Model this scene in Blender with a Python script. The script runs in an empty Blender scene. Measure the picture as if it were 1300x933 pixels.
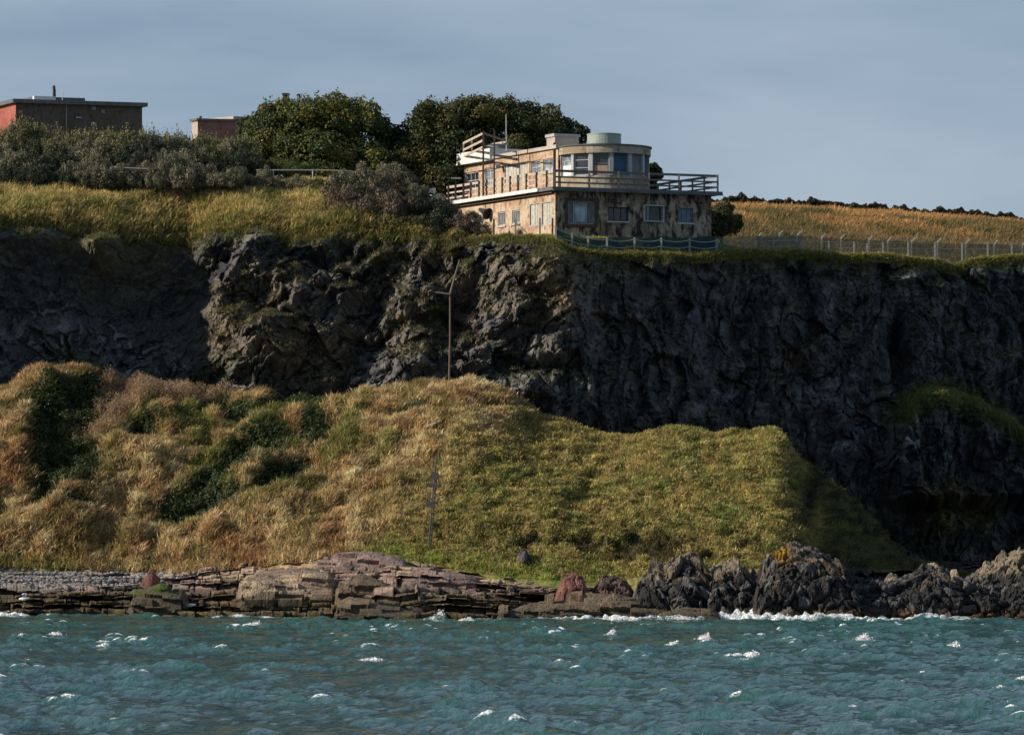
import bpy, math, random
import numpy as np
random.seed(7)
RNG = np.random.default_rng(11)
SC = bpy.context.scene
COL = SC.collection
R = math.radians
# camera model of the photograph: level view from a boat, long lens
F, CXP, HZP, CZ = 5600.0, 650.0, 673.0, 5.0
def WX(px, Y): return (px - CXP) / F * Y
def WZ(py, Y): return CZ + (HZP - py) / F * Y
def W(px, py, Y): return (WX(px, Y), Y, WZ(py, Y))

# ------------------------------------------------------------------ noise
def _h(ix, iy, iz, seed):
    ix = ix.astype(np.int64); iy = iy.astype(np.int64); iz = iz.astype(np.int64)
    n = (ix * 374761393 + iy * 668265263 + iz * 2147483647 // 7 * 3 + seed * 974634777) & 0xFFFFFFFF
    n = ((n ^ (n >> 13)) * 1274126177) & 0xFFFFFFFF
    n = ((n ^ (n >> 16)) * 2246822519) & 0xFFFFFFFF
    n = n ^ (n >> 15)
    return (n & 0xFFFFFF) / float(0x1000000)
def perlin(x, y, seed=0):
    x = np.asarray(x, float); y = np.asarray(y, float)
    x, y = np.broadcast_arrays(x, y)
    ix = np.floor(x); iy = np.floor(y); fx = x - ix; fy = y - iy
    u = fx**3 * (fx * (fx * 6 - 15) + 10); v = fy**3 * (fy * (fy * 6 - 15) + 10)
    z = np.zeros_like(ix)
    def g(dx, dy):
        a = _h(ix + dx, iy + dy, z, seed) * 2 * np.pi
        return np.cos(a) * (fx - dx) + np.sin(a) * (fy - dy)
    a = g(0, 0) * (1 - u) + g(1, 0) * u; b = g(0, 1) * (1 - u) + g(1, 1) * u
    return (a * (1 - v) + b * v) * 1.5
def fbm(x, y, o=4, seed=0, gain=.5):
    s = 0; a = 1.0; t = 0
    for i in range(o):
        s = s + a * perlin(x * 2.03**i + 17.3 * i, y * 2.03**i - 9.1 * i, seed + i * 13); t += a; a *= gain
    return s / t * 1.3
def ridged(x, y, o=4, seed=0, gain=.5):
    s = 0; a = 1.0; t = 0
    for i in range(o):
        s = s + a * (1 - 2 * np.abs(perlin(x * 2.1**i + 5.3 * i, y * 2.1**i + 3.7 * i, seed + i * 7))); t += a; a *= gain
    return s / t
def worley(x, y, seed=0):
    ix = np.floor(x); iy = np.floor(y)
    f1 = np.full(x.shape, 9.0); f2 = f1.copy(); cid = np.zeros(x.shape); dx1 = np.zeros(x.shape); dy1 = dx1.copy()
    z = np.zeros(x.shape)
    for a in (-1, 0, 1):
        for b in (-1, 0, 1):
            px = ix + a + _h(ix + a, iy + b, z, seed); py = iy + b + _h(ix + a, iy + b, z + 1, seed)
            d = np.hypot(px - x, py - y); r = _h(ix + a, iy + b, z + 2, seed)
            c = d < f1
            f2 = np.where(c, f1, np.minimum(f2, d)); cid = np.where(c, r, cid)
            dx1 = np.where(c, x - px, dx1); dy1 = np.where(c, y - py, dy1); f1 = np.where(c, d, f1)
    return f1, f2, cid, dx1, dy1
def worley3(x, y, z, seed=0):
    ix = np.floor(x); iy = np.floor(y); iz = np.floor(z)
    f1 = np.full(x.shape, 9.0); f2 = f1.copy(); cid = np.zeros(x.shape)
    for a in (-1, 0, 1):
        for b in (-1, 0, 1):
            for c in (-1, 0, 1):
                qx = ix + a; qy = iy + b; qz = iz + c
                d = np.sqrt((qx + _h(qx, qy, qz, seed) - x)**2 + (qy + _h(qx, qy, qz, seed + 5) - y)**2 + (qz + _h(qx, qy, qz, seed + 9) - z)**2)
                r = _h(qx, qy, qz, seed + 21); k = d < f1
                f2 = np.where(k, f1, np.minimum(f2, d)); cid = np.where(k, r, cid); f1 = np.where(k, d, f1)
    return f1, f2, cid
def noise3(x, y, z, o=3, seed=0):
    return (fbm(x + z * .71, y + z * .37, o, seed) + fbm(y - x * .43, z + x * .29, o, seed + 3)) * .7
def sm(a, b, x):
    t = np.clip((np.asarray(x, float) - a) / (b - a), 0, 1); return t * t * (3 - 2 * t)
def prof(pts):
    xs = np.array([p[0] for p in pts], float); ys = np.array([p[1] for p in pts], float)
    def f(x, w=0):
        x = np.asarray(x, float)
        if w == 0: return np.interp(x, xs, ys)
        return sum(np.interp(x + k * w, xs, ys) for k in (-1, -.5, 0, .5, 1)) / 5
    return f
def gauss(x, y, cx, cy, rx, ry, rot=0):
    a = R(rot); dx = x - cx; dy = y - cy
    u = (dx * math.cos(a) - dy * math.sin(a)) / rx; v = (dx * math.sin(a) + dy * math.cos(a)) / ry
    return np.exp(-(u * u + v * v))
def cellp(x, z, s, seed, a=.5, b=.6, zs=1.0):
    '''broken rock: each cell is its own tilted plane'''
    f1, f2, c, hx, hy = worley(x / s, z / (s * zs), seed); g1 = np.cos(c * 57.0); g2 = np.sin(c * 91.0)
    return ((c - .5) * a + (hx * g1 + hy * g2) * b) * s - .10 * s * (1 - np.minimum((f2 - f1) / .12, 1))
def lerp(a, b, t): return a + (b - a) * t
def mixc(c1, c2, t):
    t = np.asarray(t)[..., None]; return np.asarray(c1) * (1 - t) + np.asarray(c2) * t

# ------------------------------------------------------------------ mesh helpers
def setp(o, label=None, cat=None, group=None, kind=None):
    if label: o['label'] = label
    if cat: o['category'] = cat
    if group: o['group'] = group
    if kind: o['kind'] = kind
    return o
def link(name, me, mat=None, parent=None, loc=None):
    o = bpy.data.objects.new(name, me); COL.objects.link(o)
    if mat is not None:
        for m in (mat if isinstance(mat, (list, tuple)) else [mat]): me.materials.append(m)
    if parent is not None: o.parent = parent
    if loc is not None: o.location = loc
    return o
def mesh_np(name, V, Fc, C=None, smooth=True):
    """V (n,3), Fc (m,k) all same k, C (n,3) vertex colours"""
    me = bpy.data.meshes.new(name); V = np.ascontiguousarray(V, np.float32); Fc = np.ascontiguousarray(Fc, np.int32)
    k = Fc.shape[1]
    me.vertices.add(len(V)); me.vertices.foreach_set('co', V.ravel())
    me.loops.add(Fc.size); me.loops.foreach_set('vertex_index', Fc.ravel())
    me.polygons.add(len(Fc)); me.polygons.foreach_set('loop_start', np.arange(0, Fc.size, k, dtype=np.int32))
    me.update(calc_edges=True)
    me.polygons.foreach_set('use_smooth', np.full(len(Fc), smooth, dtype=bool))
    if C is not None:
        at = me.color_attributes.new('Col', 'FLOAT_COLOR', 'POINT')
        C4 = np.ones((len(V), 4), np.float32); C4[:, :C.shape[1]] = C
        at.data.foreach_set('color', C4.ravel())
    me.update(); return me
def grid_mesh(name, P, C=None, smooth=True, flip=False):
    nr, nc = P.shape[:2]; i = np.arange(nr * nc).reshape(nr, nc)
    q = np.stack([i[:-1, :-1], i[:-1, 1:], i[1:, 1:], i[1:, :-1]], -1).reshape(-1, 4)
    if flip: q = q[:, ::-1]
    return mesh_np(name, P.reshape(-1, 3), q, None if C is None else C.reshape(-1, C.shape[-1]), smooth)
def grid_normals(P):
    a = np.gradient(P, axis=1); b = np.gradient(P, axis=0); n = np.cross(a, b)
    return n / np.maximum(np.linalg.norm(n, axis=-1, keepdims=True), 1e-9)
def scatter(P, N, C, weight, n, rng):
    """random points on a grid surface, weighted per cell"""
    a = np.linalg.norm(np.cross(P[:-1, 1:] - P[:-1, :-1], P[1:, :-1] - P[:-1, :-1]), axis=-1) * weight[:-1, :-1]
    p = a.ravel() / a.sum(); k = rng.choice(len(p), n, p=p); r, c = np.divmod(k, P.shape[1] - 1)
    u = rng.random(n)[:, None]; v = rng.random(n)[:, None]
    def s(A): return (A[r, c] * (1 - u) + A[r, c + 1] * u) * (1 - v) + (A[r + 1, c] * (1 - u) + A[r + 1, c + 1] * u) * v
    return s(P), s(N), (s(C) if C is not None else None), r, c
def blades(pos, nrm, col, per, h, w, rng, lean=.5, bias=(0, 0, 0), spread=.12, cvar=.25, bend=True):
    """grass tufts: per blade two segments, narrow and bent over"""
    n = len(pos) * per
    pos = np.repeat(pos, per, 0) + rng.normal(0, spread, (n, 3)) * (1, 1, .25); nrm = np.repeat(nrm, per, 0)
    hh = (np.repeat(h, per) if np.ndim(h) else np.full(n, h)) * rng.uniform(.6, 1.25, n)
    d = nrm * .35 + np.array([0, 0, .75]) + rng.normal(0, lean, (n, 3)) * (1, 1, .3) + np.array(bias)
    d /= np.linalg.norm(d, axis=1, keepdims=True)
    a = rng.uniform(0, np.pi, n); side = np.stack([np.cos(a), np.sin(a), rng.normal(0, .2, n)], 1)
    side *= (w * rng.uniform(.6, 1.3, n))[:, None] * .5
    droop = d * (1, 1, 0) * .5 + np.array([0, 0, -.25]) + np.array(bias) * .4
    mid = pos + d * (hh * .6)[:, None]; tip = mid + (d * .75 + droop * .8) * (hh * .45)[:, None]
    V = np.stack([pos - side, pos + side, mid + side * .8, mid - side * .8, tip + side * .12, tip - side * .12], 1).reshape(-1, 3)
    b = np.arange(n)[:, None] * 6
    Fq = np.concatenate([b + np.array([0, 1, 2, 3]), b + np.array([3, 2, 4, 5])], 0)
    c = np.repeat(np.repeat(col, per, 0) * (1 + rng.normal(0, cvar, (n, 1))), 6, 0).clip(.004, .8)
    return V, Fq, c
def leaves(pos, col, size, rng, nrm=None, cvar=.25, asp=.6, out=.5):
    n = len(pos); u = rng.normal(size=(n, 3)); nn = rng.normal(size=(n, 3))
    if nrm is not None: nn = nn * (1 - out) + nrm * out * 2
    nn /= np.linalg.norm(nn, axis=1, keepdims=True)
    u = np.cross(nn, u); u /= np.linalg.norm(u, axis=1, keepdims=True); v = np.cross(nn, u)
    s = (size * rng.uniform(.6, 1.4, n))[:, None]; u = u * s * .5; v = v * s * .5 * asp
    V = np.stack([pos - u, pos - u * .1 + v, pos + u, pos - u * .1 - v], 1).reshape(-1, 3)
    Fq = np.arange(4 * n).reshape(n, 4)
    c = np.repeat(np.clip(col * (1 + rng.normal(0, cvar, (n, 1))), .004, .8), 4, 0)
    return V, Fq, c
class MB:
    """collects boxes, bars and prisms for ONE mesh"""
    def __init__(s): s.v = []; s.f = []
    def add(s, vs, fs):
        b = len(s.v); s.v += [tuple(map(float, p)) for p in vs]; s.f += [tuple(b + i for i in f) for f in fs]; return s
    def hexa(s, p): return s.add(p, [(0, 3, 2, 1), (4, 5, 6, 7), (0, 1, 5, 4), (1, 2, 6, 5), (2, 3, 7, 6), (3, 0, 4, 7)])
    def box(s, o, u, v, w):
        o, u, v, w = map(np.array, (o, u, v, w)); return s.hexa([o, o + u, o + u + v, o + v, o + w, o + u + w, o + u + v + w, o + v + w])
    def bar(s, p, q, w, d=None, up=(0, 0, 1)):
        p = np.array(p, float); q = np.array(q, float); d = w if d is None else d; t = q - p; t /= np.linalg.norm(t)
        a = np.cross(t, up)
        if np.linalg.norm(a) < 1e-3: a = np.cross(t, (.9, .45, 0))
        a /= np.linalg.norm(a); b = np.cross(a, t); a = a * w / 2; b = b * d / 2
        return s.hexa([p - a - b, p + a - b, p + a + b, p - a + b, q - a - b, q + a - b, q + a + b, q - a + b])
    def tube(s, pts, r, n=8, r2=None):
        pts = [np.array(p, float) for p in pts]; rings = []; r2 = r if r2 is None else r2
        for i, p in enumerate(pts):
            t = pts[min(i + 1, len(pts) - 1)] - pts[max(i - 1, 0)]; t /= np.linalg.norm(t)
            a = np.cross(t, (0.13, .3, .94)) if abs(t[2]) < .9 else np.cross(t, (1, 0, 0)); a /= np.linalg.norm(a); b = np.cross(t, a)
            rr = r + (r2 - r) * i / (len(pts) - 1)
            rings.append([p + (a * math.cos(k * 2 * math.pi / n) + b * math.sin(k * 2 * math.pi / n)) * rr for k in range(n)])
        fs = []
        for i in range(len(pts) - 1):
            for k in range(n): fs.append((i * n + k, i * n + (k + 1) % n, (i + 1) * n + (k + 1) % n, (i + 1) * n + k))
        fs.append(tuple(range(n))[::-1]); fs.append(tuple((len(pts) - 1) * n + k for k in range(n)))
        return s.add([p for r_ in rings for p in r_], fs)
    def prism(s, poly, z0, z1):
        n = len(poly); v = [(p[0], p[1], z0) for p in poly] + [(p[0], p[1], z1) for p in poly]
        return s.add(v, [tuple(range(n))[::-1], tuple(range(n, 2 * n))] + [(i, (i + 1) % n, n + (i + 1) % n, n + i) for i in range(n)])
    def quad(s, a, b, c, d): return s.add([a, b, c, d], [(0, 1, 2, 3)])
    def build(s, name, mat, parent=None, loc=None, smooth=False, bevel=0):
        me = bpy.data.meshes.new(name); v = np.array(s.v)
        if loc is not None: v = v - np.array(loc)
        me.from_pydata([tuple(p) for p in v], [], s.f); me.update()
        o = link(name, me, mat, parent, loc)
        if smooth: me.polygons.foreach_set('use_smooth', np.ones(len(me.polygons), bool))
        if bevel:
            b = o.modifiers.new('Bevel', 'BEVEL'); b.width = bevel; b.segments = 1; b.limit_method = 'ANGLE'
        return o
def empty(name, loc, label, cat, group=None):
    o = bpy.data.objects.new(name, None); COL.objects.link(o); o.location = loc; o.empty_display_size = .2
    return setp(o, label, cat, group)
def part(mb, name, mat, root, **k):
    """part meshes are authored in world coordinates; shift under the root (roots never rotate)"""
    l = np.array(root.location)
    mb.v = [tuple(np.array(p) - l) for p in mb.v]
    return mb.build(name, mat, root, **k)
def subpart(mb, name, mat, par, root, **k):
    return part(mb, name, mat, root, **k) if par is root else _sp(mb, name, mat, par, root, **k)
def _sp(mb, name, mat, par, root, **k):
    l = np.array(root.location); mb.v = [tuple(np.array(p) - l) for p in mb.v]
    return mb.build(name, mat, par, **k)

# ------------------------------------------------------------------ materials
class NT:
    def __init__(s, name):
        s.m = bpy.data.materials.new(name); s.m.use_nodes = True; s.t = s.m.node_tree; s.n = s.t.nodes; s.l = s.t.links
        s.p = s.n['Principled BSDF']; s.out = s.n['Material Output']
    def new(s, t, **k):
        o = s.n.new(t)
        for a, b in k.items():
            if isinstance(b, dict): pass
            else: setattr(o, a, b)
        return o
    def link(s, a, b): s.l.new(a, b)
    def coord(s, kind='Object', scale=(1, 1, 1), rot=(0, 0, 0)):
        c = s.n.new('ShaderNodeTexCoord'); m = s.n.new('ShaderNodeMapping'); m.inputs['Scale'].default_value = scale; m.inputs['Rotation'].default_value = rot
        s.link(c.outputs[kind], m.inputs['Vector']); return m.outputs[0]
    def noise(s, vec, scale, detail=4, rough=.55, dist=0):
        o = s.n.new('ShaderNodeTexNoise'); o.inputs['Scale'].default_value = scale; o.inputs['Detail'].default_value = detail
        o.inputs['Roughness'].default_value = rough; o.inputs['Distortion'].default_value = dist; s.link(vec, o.inputs['Vector']); return o.outputs['Fac']
    def voro(s, vec, scale, feat='F1', out='Distance'):
        o = s.n.new('ShaderNodeTexVoronoi'); o.feature = feat; o.inputs['Scale'].default_value = scale; s.link(vec, o.inputs['Vector']); return o.outputs[out]
    def ramp(s, fac, stops):
        o = s.n.new('ShaderNodeValToRGB'); e = o.color_ramp.elements
        while len(e) < len(stops): e.new(.5)
        for i, (p, c) in enumerate(stops):
            e[i].position = p; e[i].color = (c if len(c) == 4 else (*c, 1)) if isinstance(c, (tuple, list)) else (c, c, c, 1)
        s.link(fac, o.inputs[0]); return o.outputs[0]
    def mix(s, fac, a, b, mode='MIX'):
        o = s.n.new('ShaderNodeMix'); o.data_type = 'RGBA'; o.blend_type = mode
        for i, x in ((0, fac), (6, a), (7, b)):
            if isinstance(x, (int, float)): o.inputs[i].default_value = x if i == 0 else (x, x, x, 1)
            elif isinstance(x, (tuple, list)): o.inputs[i].default_value = (*x[:3], 1)
            else: s.link(x, o.inputs[i])
        return o.outputs[2]
    def math(s, op, a, b=None):
        o = s.n.new('ShaderNodeMath'); o.operation = op
        for i, x in ((0, a), (1, b)):
            if x is None: continue
            if isinstance(x, (int, float)): o.inputs[i].default_value = x
            else: s.link(x, o.inputs[i])
        return o.outputs[0]
    def attr(s, out='Color'):
        o = s.n.new('ShaderNodeAttribute'); o.attribute_name = 'Col'; return o.outputs[out]
    def bump(s, h, strength=.5, dist=.05, prev=None):
        o = s.n.new('ShaderNodeBump'); o.inputs['Strength'].default_value = strength; o.inputs['Distance'].default_value = dist; s.link(h, o.inputs['Height'])
        if prev is not None: s.link(prev, o.inputs['Normal'])
        return o.outputs[0]
    def fin(s, color=None, rough=.85, normal=None, metal=0, spec=.3, alpha=None):
        p = s.p
        if color is not None:
            if isinstance(color, (tuple, list)): p.inputs['Base Color'].default_value = (*color[:3], 1)
            else: s.link(color, p.inputs['Base Color'])
        if isinstance(rough, (int, float)): p.inputs['Roughness'].default_value = rough
        else: s.link(rough, p.inputs['Roughness'])
        if normal is not None: s.link(normal, p.inputs['Normal'])
        p.inputs['Metallic'].default_value = metal; p.inputs['Specular IOR Level'].default_value = spec
        if alpha is not None:
            if isinstance(alpha, (int, float)): p.inputs['Alpha'].default_value = alpha
            else: s.link(alpha, p.inputs['Alpha'])
        return s.m
M = {}
def m_simple(name, col, rough=.8, var=.35, scale=3, bump=.3, metal=0, spec=.3, col2=None):
    t = NT(name); v = t.coord(); n = t.noise(v, scale, 6, .65)
    c2 = tuple(min(1, x * (1 + var)) for x in col) if col2 is None else col2
    c1 = tuple(x * (1 - var) for x in col)
    c = t.ramp(n, [(.3, c1), (.5, col), (.72, c2)])
    M[name] = t.fin(c, rough, t.bump(t.noise(v, scale * 6, 4), bump, .02), metal, spec); return M[name]
def m_rock():
    t = NT('rock'); v = t.coord(); a = t.attr()
    n1 = t.noise(v, 1.1, 8, .7); n2 = t.noise(v, 7, 6, .7); vo = t.voro(v, 2.6, 'DISTANCE_TO_EDGE')
    k = t.ramp(n1, [(.28, .5), (.5, 1.0), (.75, 1.5)]); c = t.mix(1, a, k, 'MULTIPLY')
    k2 = t.ramp(n2, [(.3, .55), (.5, 1.0), (.72, 1.6)]); c = t.mix(.8, c, t.mix(1, c, k2, 'MULTIPLY'))
    b = t.bump(n1, .7, .14); b = t.bump(n2, .9, .10, b); b = t.bump(t.ramp(vo, [(0, 0.0), (.12, 1.0)]), .5, .05, b)
    M['rock'] = t.fin(c, .88, b, 0, .25)
def m_turf():
    t = NT('turf'); v = t.coord(); a = t.attr(); n1 = t.noise(v, 1.7, 8, .75); n2 = t.noise(v, 9, 6, .7)
    c = t.mix(1, a, t.ramp(n1, [(.3, .6), (.5, 1.0), (.7, 1.35)]), 'MULTIPLY')
    M['turf'] = t.fin(c, .95, t.bump(n2, .9, .12), 0, .1)
def m_leafy(name, trans=.25, rough=.7, spec=.2):
    t = NT(name); a = t.attr(); t.fin(a, rough, None, 0, spec)
    tr = t.new('ShaderNodeBsdfTranslucent'); t.link(t.mix(.12, a, (.25, .28, .05)), tr.inputs['Color'])
    mx = t.new('ShaderNodeMixShader'); mx.inputs[0].default_value = trans
    t.link(t.p.outputs[0], mx.inputs[1]); t.link(tr.outputs[0], mx.inputs[2]); t.link(mx.outputs[0], t.out.inputs[0]); M[name] = t.m
def m_flat(name, rough=.85, spec=.2):
    t = NT(name); M[name] = t.fin(t.attr(), rough, None, 0, spec)
m_rock(); m_turf(); m_leafy('grass', .38, .8, .1); m_leafy('leaf', .2, .6, .25); m_flat('bark')
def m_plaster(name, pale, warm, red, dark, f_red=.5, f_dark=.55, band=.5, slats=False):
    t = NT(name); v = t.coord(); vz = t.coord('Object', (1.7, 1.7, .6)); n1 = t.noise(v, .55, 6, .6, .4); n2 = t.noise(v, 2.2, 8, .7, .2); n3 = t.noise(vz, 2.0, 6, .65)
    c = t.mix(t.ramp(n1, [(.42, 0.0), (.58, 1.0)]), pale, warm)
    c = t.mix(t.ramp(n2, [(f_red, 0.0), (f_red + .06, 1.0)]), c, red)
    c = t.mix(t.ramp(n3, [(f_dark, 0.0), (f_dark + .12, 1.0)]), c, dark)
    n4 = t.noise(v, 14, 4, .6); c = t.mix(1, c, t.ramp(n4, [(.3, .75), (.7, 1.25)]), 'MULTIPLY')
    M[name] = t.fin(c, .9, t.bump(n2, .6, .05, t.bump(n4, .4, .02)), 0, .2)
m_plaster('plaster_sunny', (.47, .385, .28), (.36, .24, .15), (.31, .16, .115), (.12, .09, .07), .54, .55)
m_plaster('plaster_shade', (.33, .28, .21), (.17, .125, .09), (.14, .075, .055), (.028, .025, .024), .55, .46)  # darker copy of the plaster, shade of the front put into its colour
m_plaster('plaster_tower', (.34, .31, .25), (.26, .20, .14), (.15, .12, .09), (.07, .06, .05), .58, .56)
m_plaster('concrete_dark', (.10, .09, .075), (.085, .07, .058), (.06, .05, .043), (.045, .04, .036), .55, .55)
m_plaster('render_red', (.32, .11, .085), (.26, .075, .06), (.22, .07, .05), (.14, .06, .05), .55, .62)
m_plaster('brick_pink', (.26, .13, .12), (.20, .10, .095), (.17, .08, .07), (.10, .07, .07), .55, .6)
m_plaster('cream', (.41, .37, .32), (.36, .30, .25), (.4, .26, .18), (.25, .2, .15), .6, .62)
m_simple('white_paint', (.60, .59, .56), .6, .15, 2, .2, col2=(.8, .8, .79)); m_simple('slab_edge', (.115, .118, .125), .8, .4, 3, .4)
m_simple('wood_grey_shade', (.13, .125, .115), .85, .35, 6, .4); m_simple('wood_rail_sunlit', (.42, .34, .28), .85, .35, 5, .4); m_simple('wood_dark', (.075, .048, .036), .85, .4, 5, .4)  # railing timber in a paler sunlit copy and a darker shaded copy
m_simple('roof_felt', (.09, .095, .10), .9, .3, 2, .3); m_simple('frame_white', (.33, .34, .34), .7, .2, 4, .2); m_simple('frame_grey', (.20, .21, .215), .8, .3, 4, .2)
m_simple('board_pale', (.40, .38, .33), .85, .35, 5, .3); m_simple('board_blue', (.035, .085, .14), .7, .4, 2, .2); m_simple('board_tan', (.34, .24, .17), .8, .2, 3, .2)
m_simple('board_grey', (.15, .16, .165), .8, .35, 4, .3); m_simple('tank_green', (.25, .30, .27), .6, .2, 1.5, .2); m_simple('steel', (.30, .31, .31), .5, .3, 6, .2, .5)
m_simple('post_pale', (.23, .235, .22), .8, .3, 5, .3); m_simple('rope', (.24, .36, .34), .8, .2, 9, .2); m_simple('black_metal', (.02, .021, .025), .5, .3, 5, .2)
m_simple('rust', (.10, .05, .035), .85, .4, 6, .4); m_simple('driftwood', (.5, .47, .42), .8, .3, 5, .3); m_simple('feather', (.75, .75, .74), .7, .1, 5, .1)
m_simple('feather_grey', (.35, .37, .40), .7, .1, 5, .1); m_simple('pole_wood', (.16, .10, .075), .85, .3, 5, .3)
def m_glass(name, col, rough=.12):
    t = NT(name); v = t.coord(); n = t.noise(v, 1.3, 3); c = t.mix(t.ramp(n, [(.4, 0.0), (.62, 1.0)]), col, tuple(x * 2.6 for x in col))
    M[name] = t.fin(c, rough, t.bump(t.noise(v, 3, 2), .25, .02), 0, .5)
m_glass('glass_dark', (.012, .016, .02)); m_glass('glass_blue', (.03, .07, .11), .2); m_glass('glass_pale', (.13, .16, .19), .3)
def m_net(name, col, dens, cell, wire):
    """a woven mesh: threads opaque, holes clear"""
    t = NT(name); t.fin(col, .85, None, 0, .2); v = t.coord('Object'); n = t.noise(v, .8, 4)
    d = t.math('ADD', dens - .25, t.math('MULTIPLY', n, .5)); tr = t.new('ShaderNodeBsdfTransparent'); mx = t.new('ShaderNodeMixShader')
    t.link(d, mx.inputs[0]); t.link(tr.outputs[0], mx.inputs[1]); t.link(t.p.outputs[0], mx.inputs[2]); t.link(mx.outputs[0], t.out.inputs[0]); M[name] = t.m
m_net('net_teal', (.018, .042, .046), .93, .05, .02); m_net('net_grey', (.085, .115, .10), .6, .05, .02)
# ================================================================== TERRAIN
# cliff line seen from above: distance of the cliff head along the picture
Yc_ = prof([(-700, 292), (-250, 283), (-60, 282), (0, 285), (130, 287.5), (240, 289.8), (298, 288), (420, 286.5), (560, 286), (640, 285), (705, 283), (740, 284.5), (860, 290), (1000, 297), (1150, 302), (1300, 308), (1550, 318), (2000, 330)])
def Yc(s): return Yc_(s, 10)
EDGE = prof([(-700, 270), (-250, 280), (0, 283), (70, 282), (100, 290), (125, 288), (150, 297), (240, 299), (300, 290), (330, 281), (345, 290), (380, 306), (430, 292), (480, 297), (540, 301), (600, 302), (650, 299), (700, 304), (722, 318), (760, 322), (900, 325), (1000, 322), (1050, 327), (1150, 330), (1190, 336), (1210, 344), (1230, 334), (1300, 329), (1550, 325), (2000, 325)])
def Zedge(s):
    s = np.asarray(s, float); w = 1 - sm(640, 700, s); return WZ(EDGE(s, 6) + (14 * fbm(s / 42, s * 0 + 2, 3, 400) + 4 * fbm(s / 11, s * 0 + 5, 2, 401)) * (.25 + .75 * w), Yc(s))
SLOPE_T = prof([(-700, 500), (-250, 505), (-60, 500), (0, 489), (60, 465), (110, 460), (140, 478), (200, 490), (330, 489), (350, 498), (420, 496), (500, 488), (600, 476), (640, 484), (680, 512), (720, 535), (760, 551), (800, 555), (850, 545), (900, 547), (985, 545), (1005, 585), (1060, 622), (1110, 668), (1150, 724), (1400, 760)])
SLOPE_B = prof([(-700, 718), (0, 722), (200, 726), (260, 727), (330, 717), (420, 710), (500, 706), (540, 714), (600, 724), (650, 734), (760, 740), (820, 730), (900, 722), (1000, 716), (1150, 728), (1400, 765)])
YB = prof([(-700, 262), (-250, 266), (0, 269), (200, 268), (400, 265), (520, 263), (700, 259), (900, 258), (1000, 258), (1150, 268), (1400, 275)])
YT = prof([(-700, 262), (-250, 272), (0, 279.5), (200, 283), (450, 281.5), (600, 280), (740, 279), (850, 277), (985, 276), (1150, 288), (1400, 296)])

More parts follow.
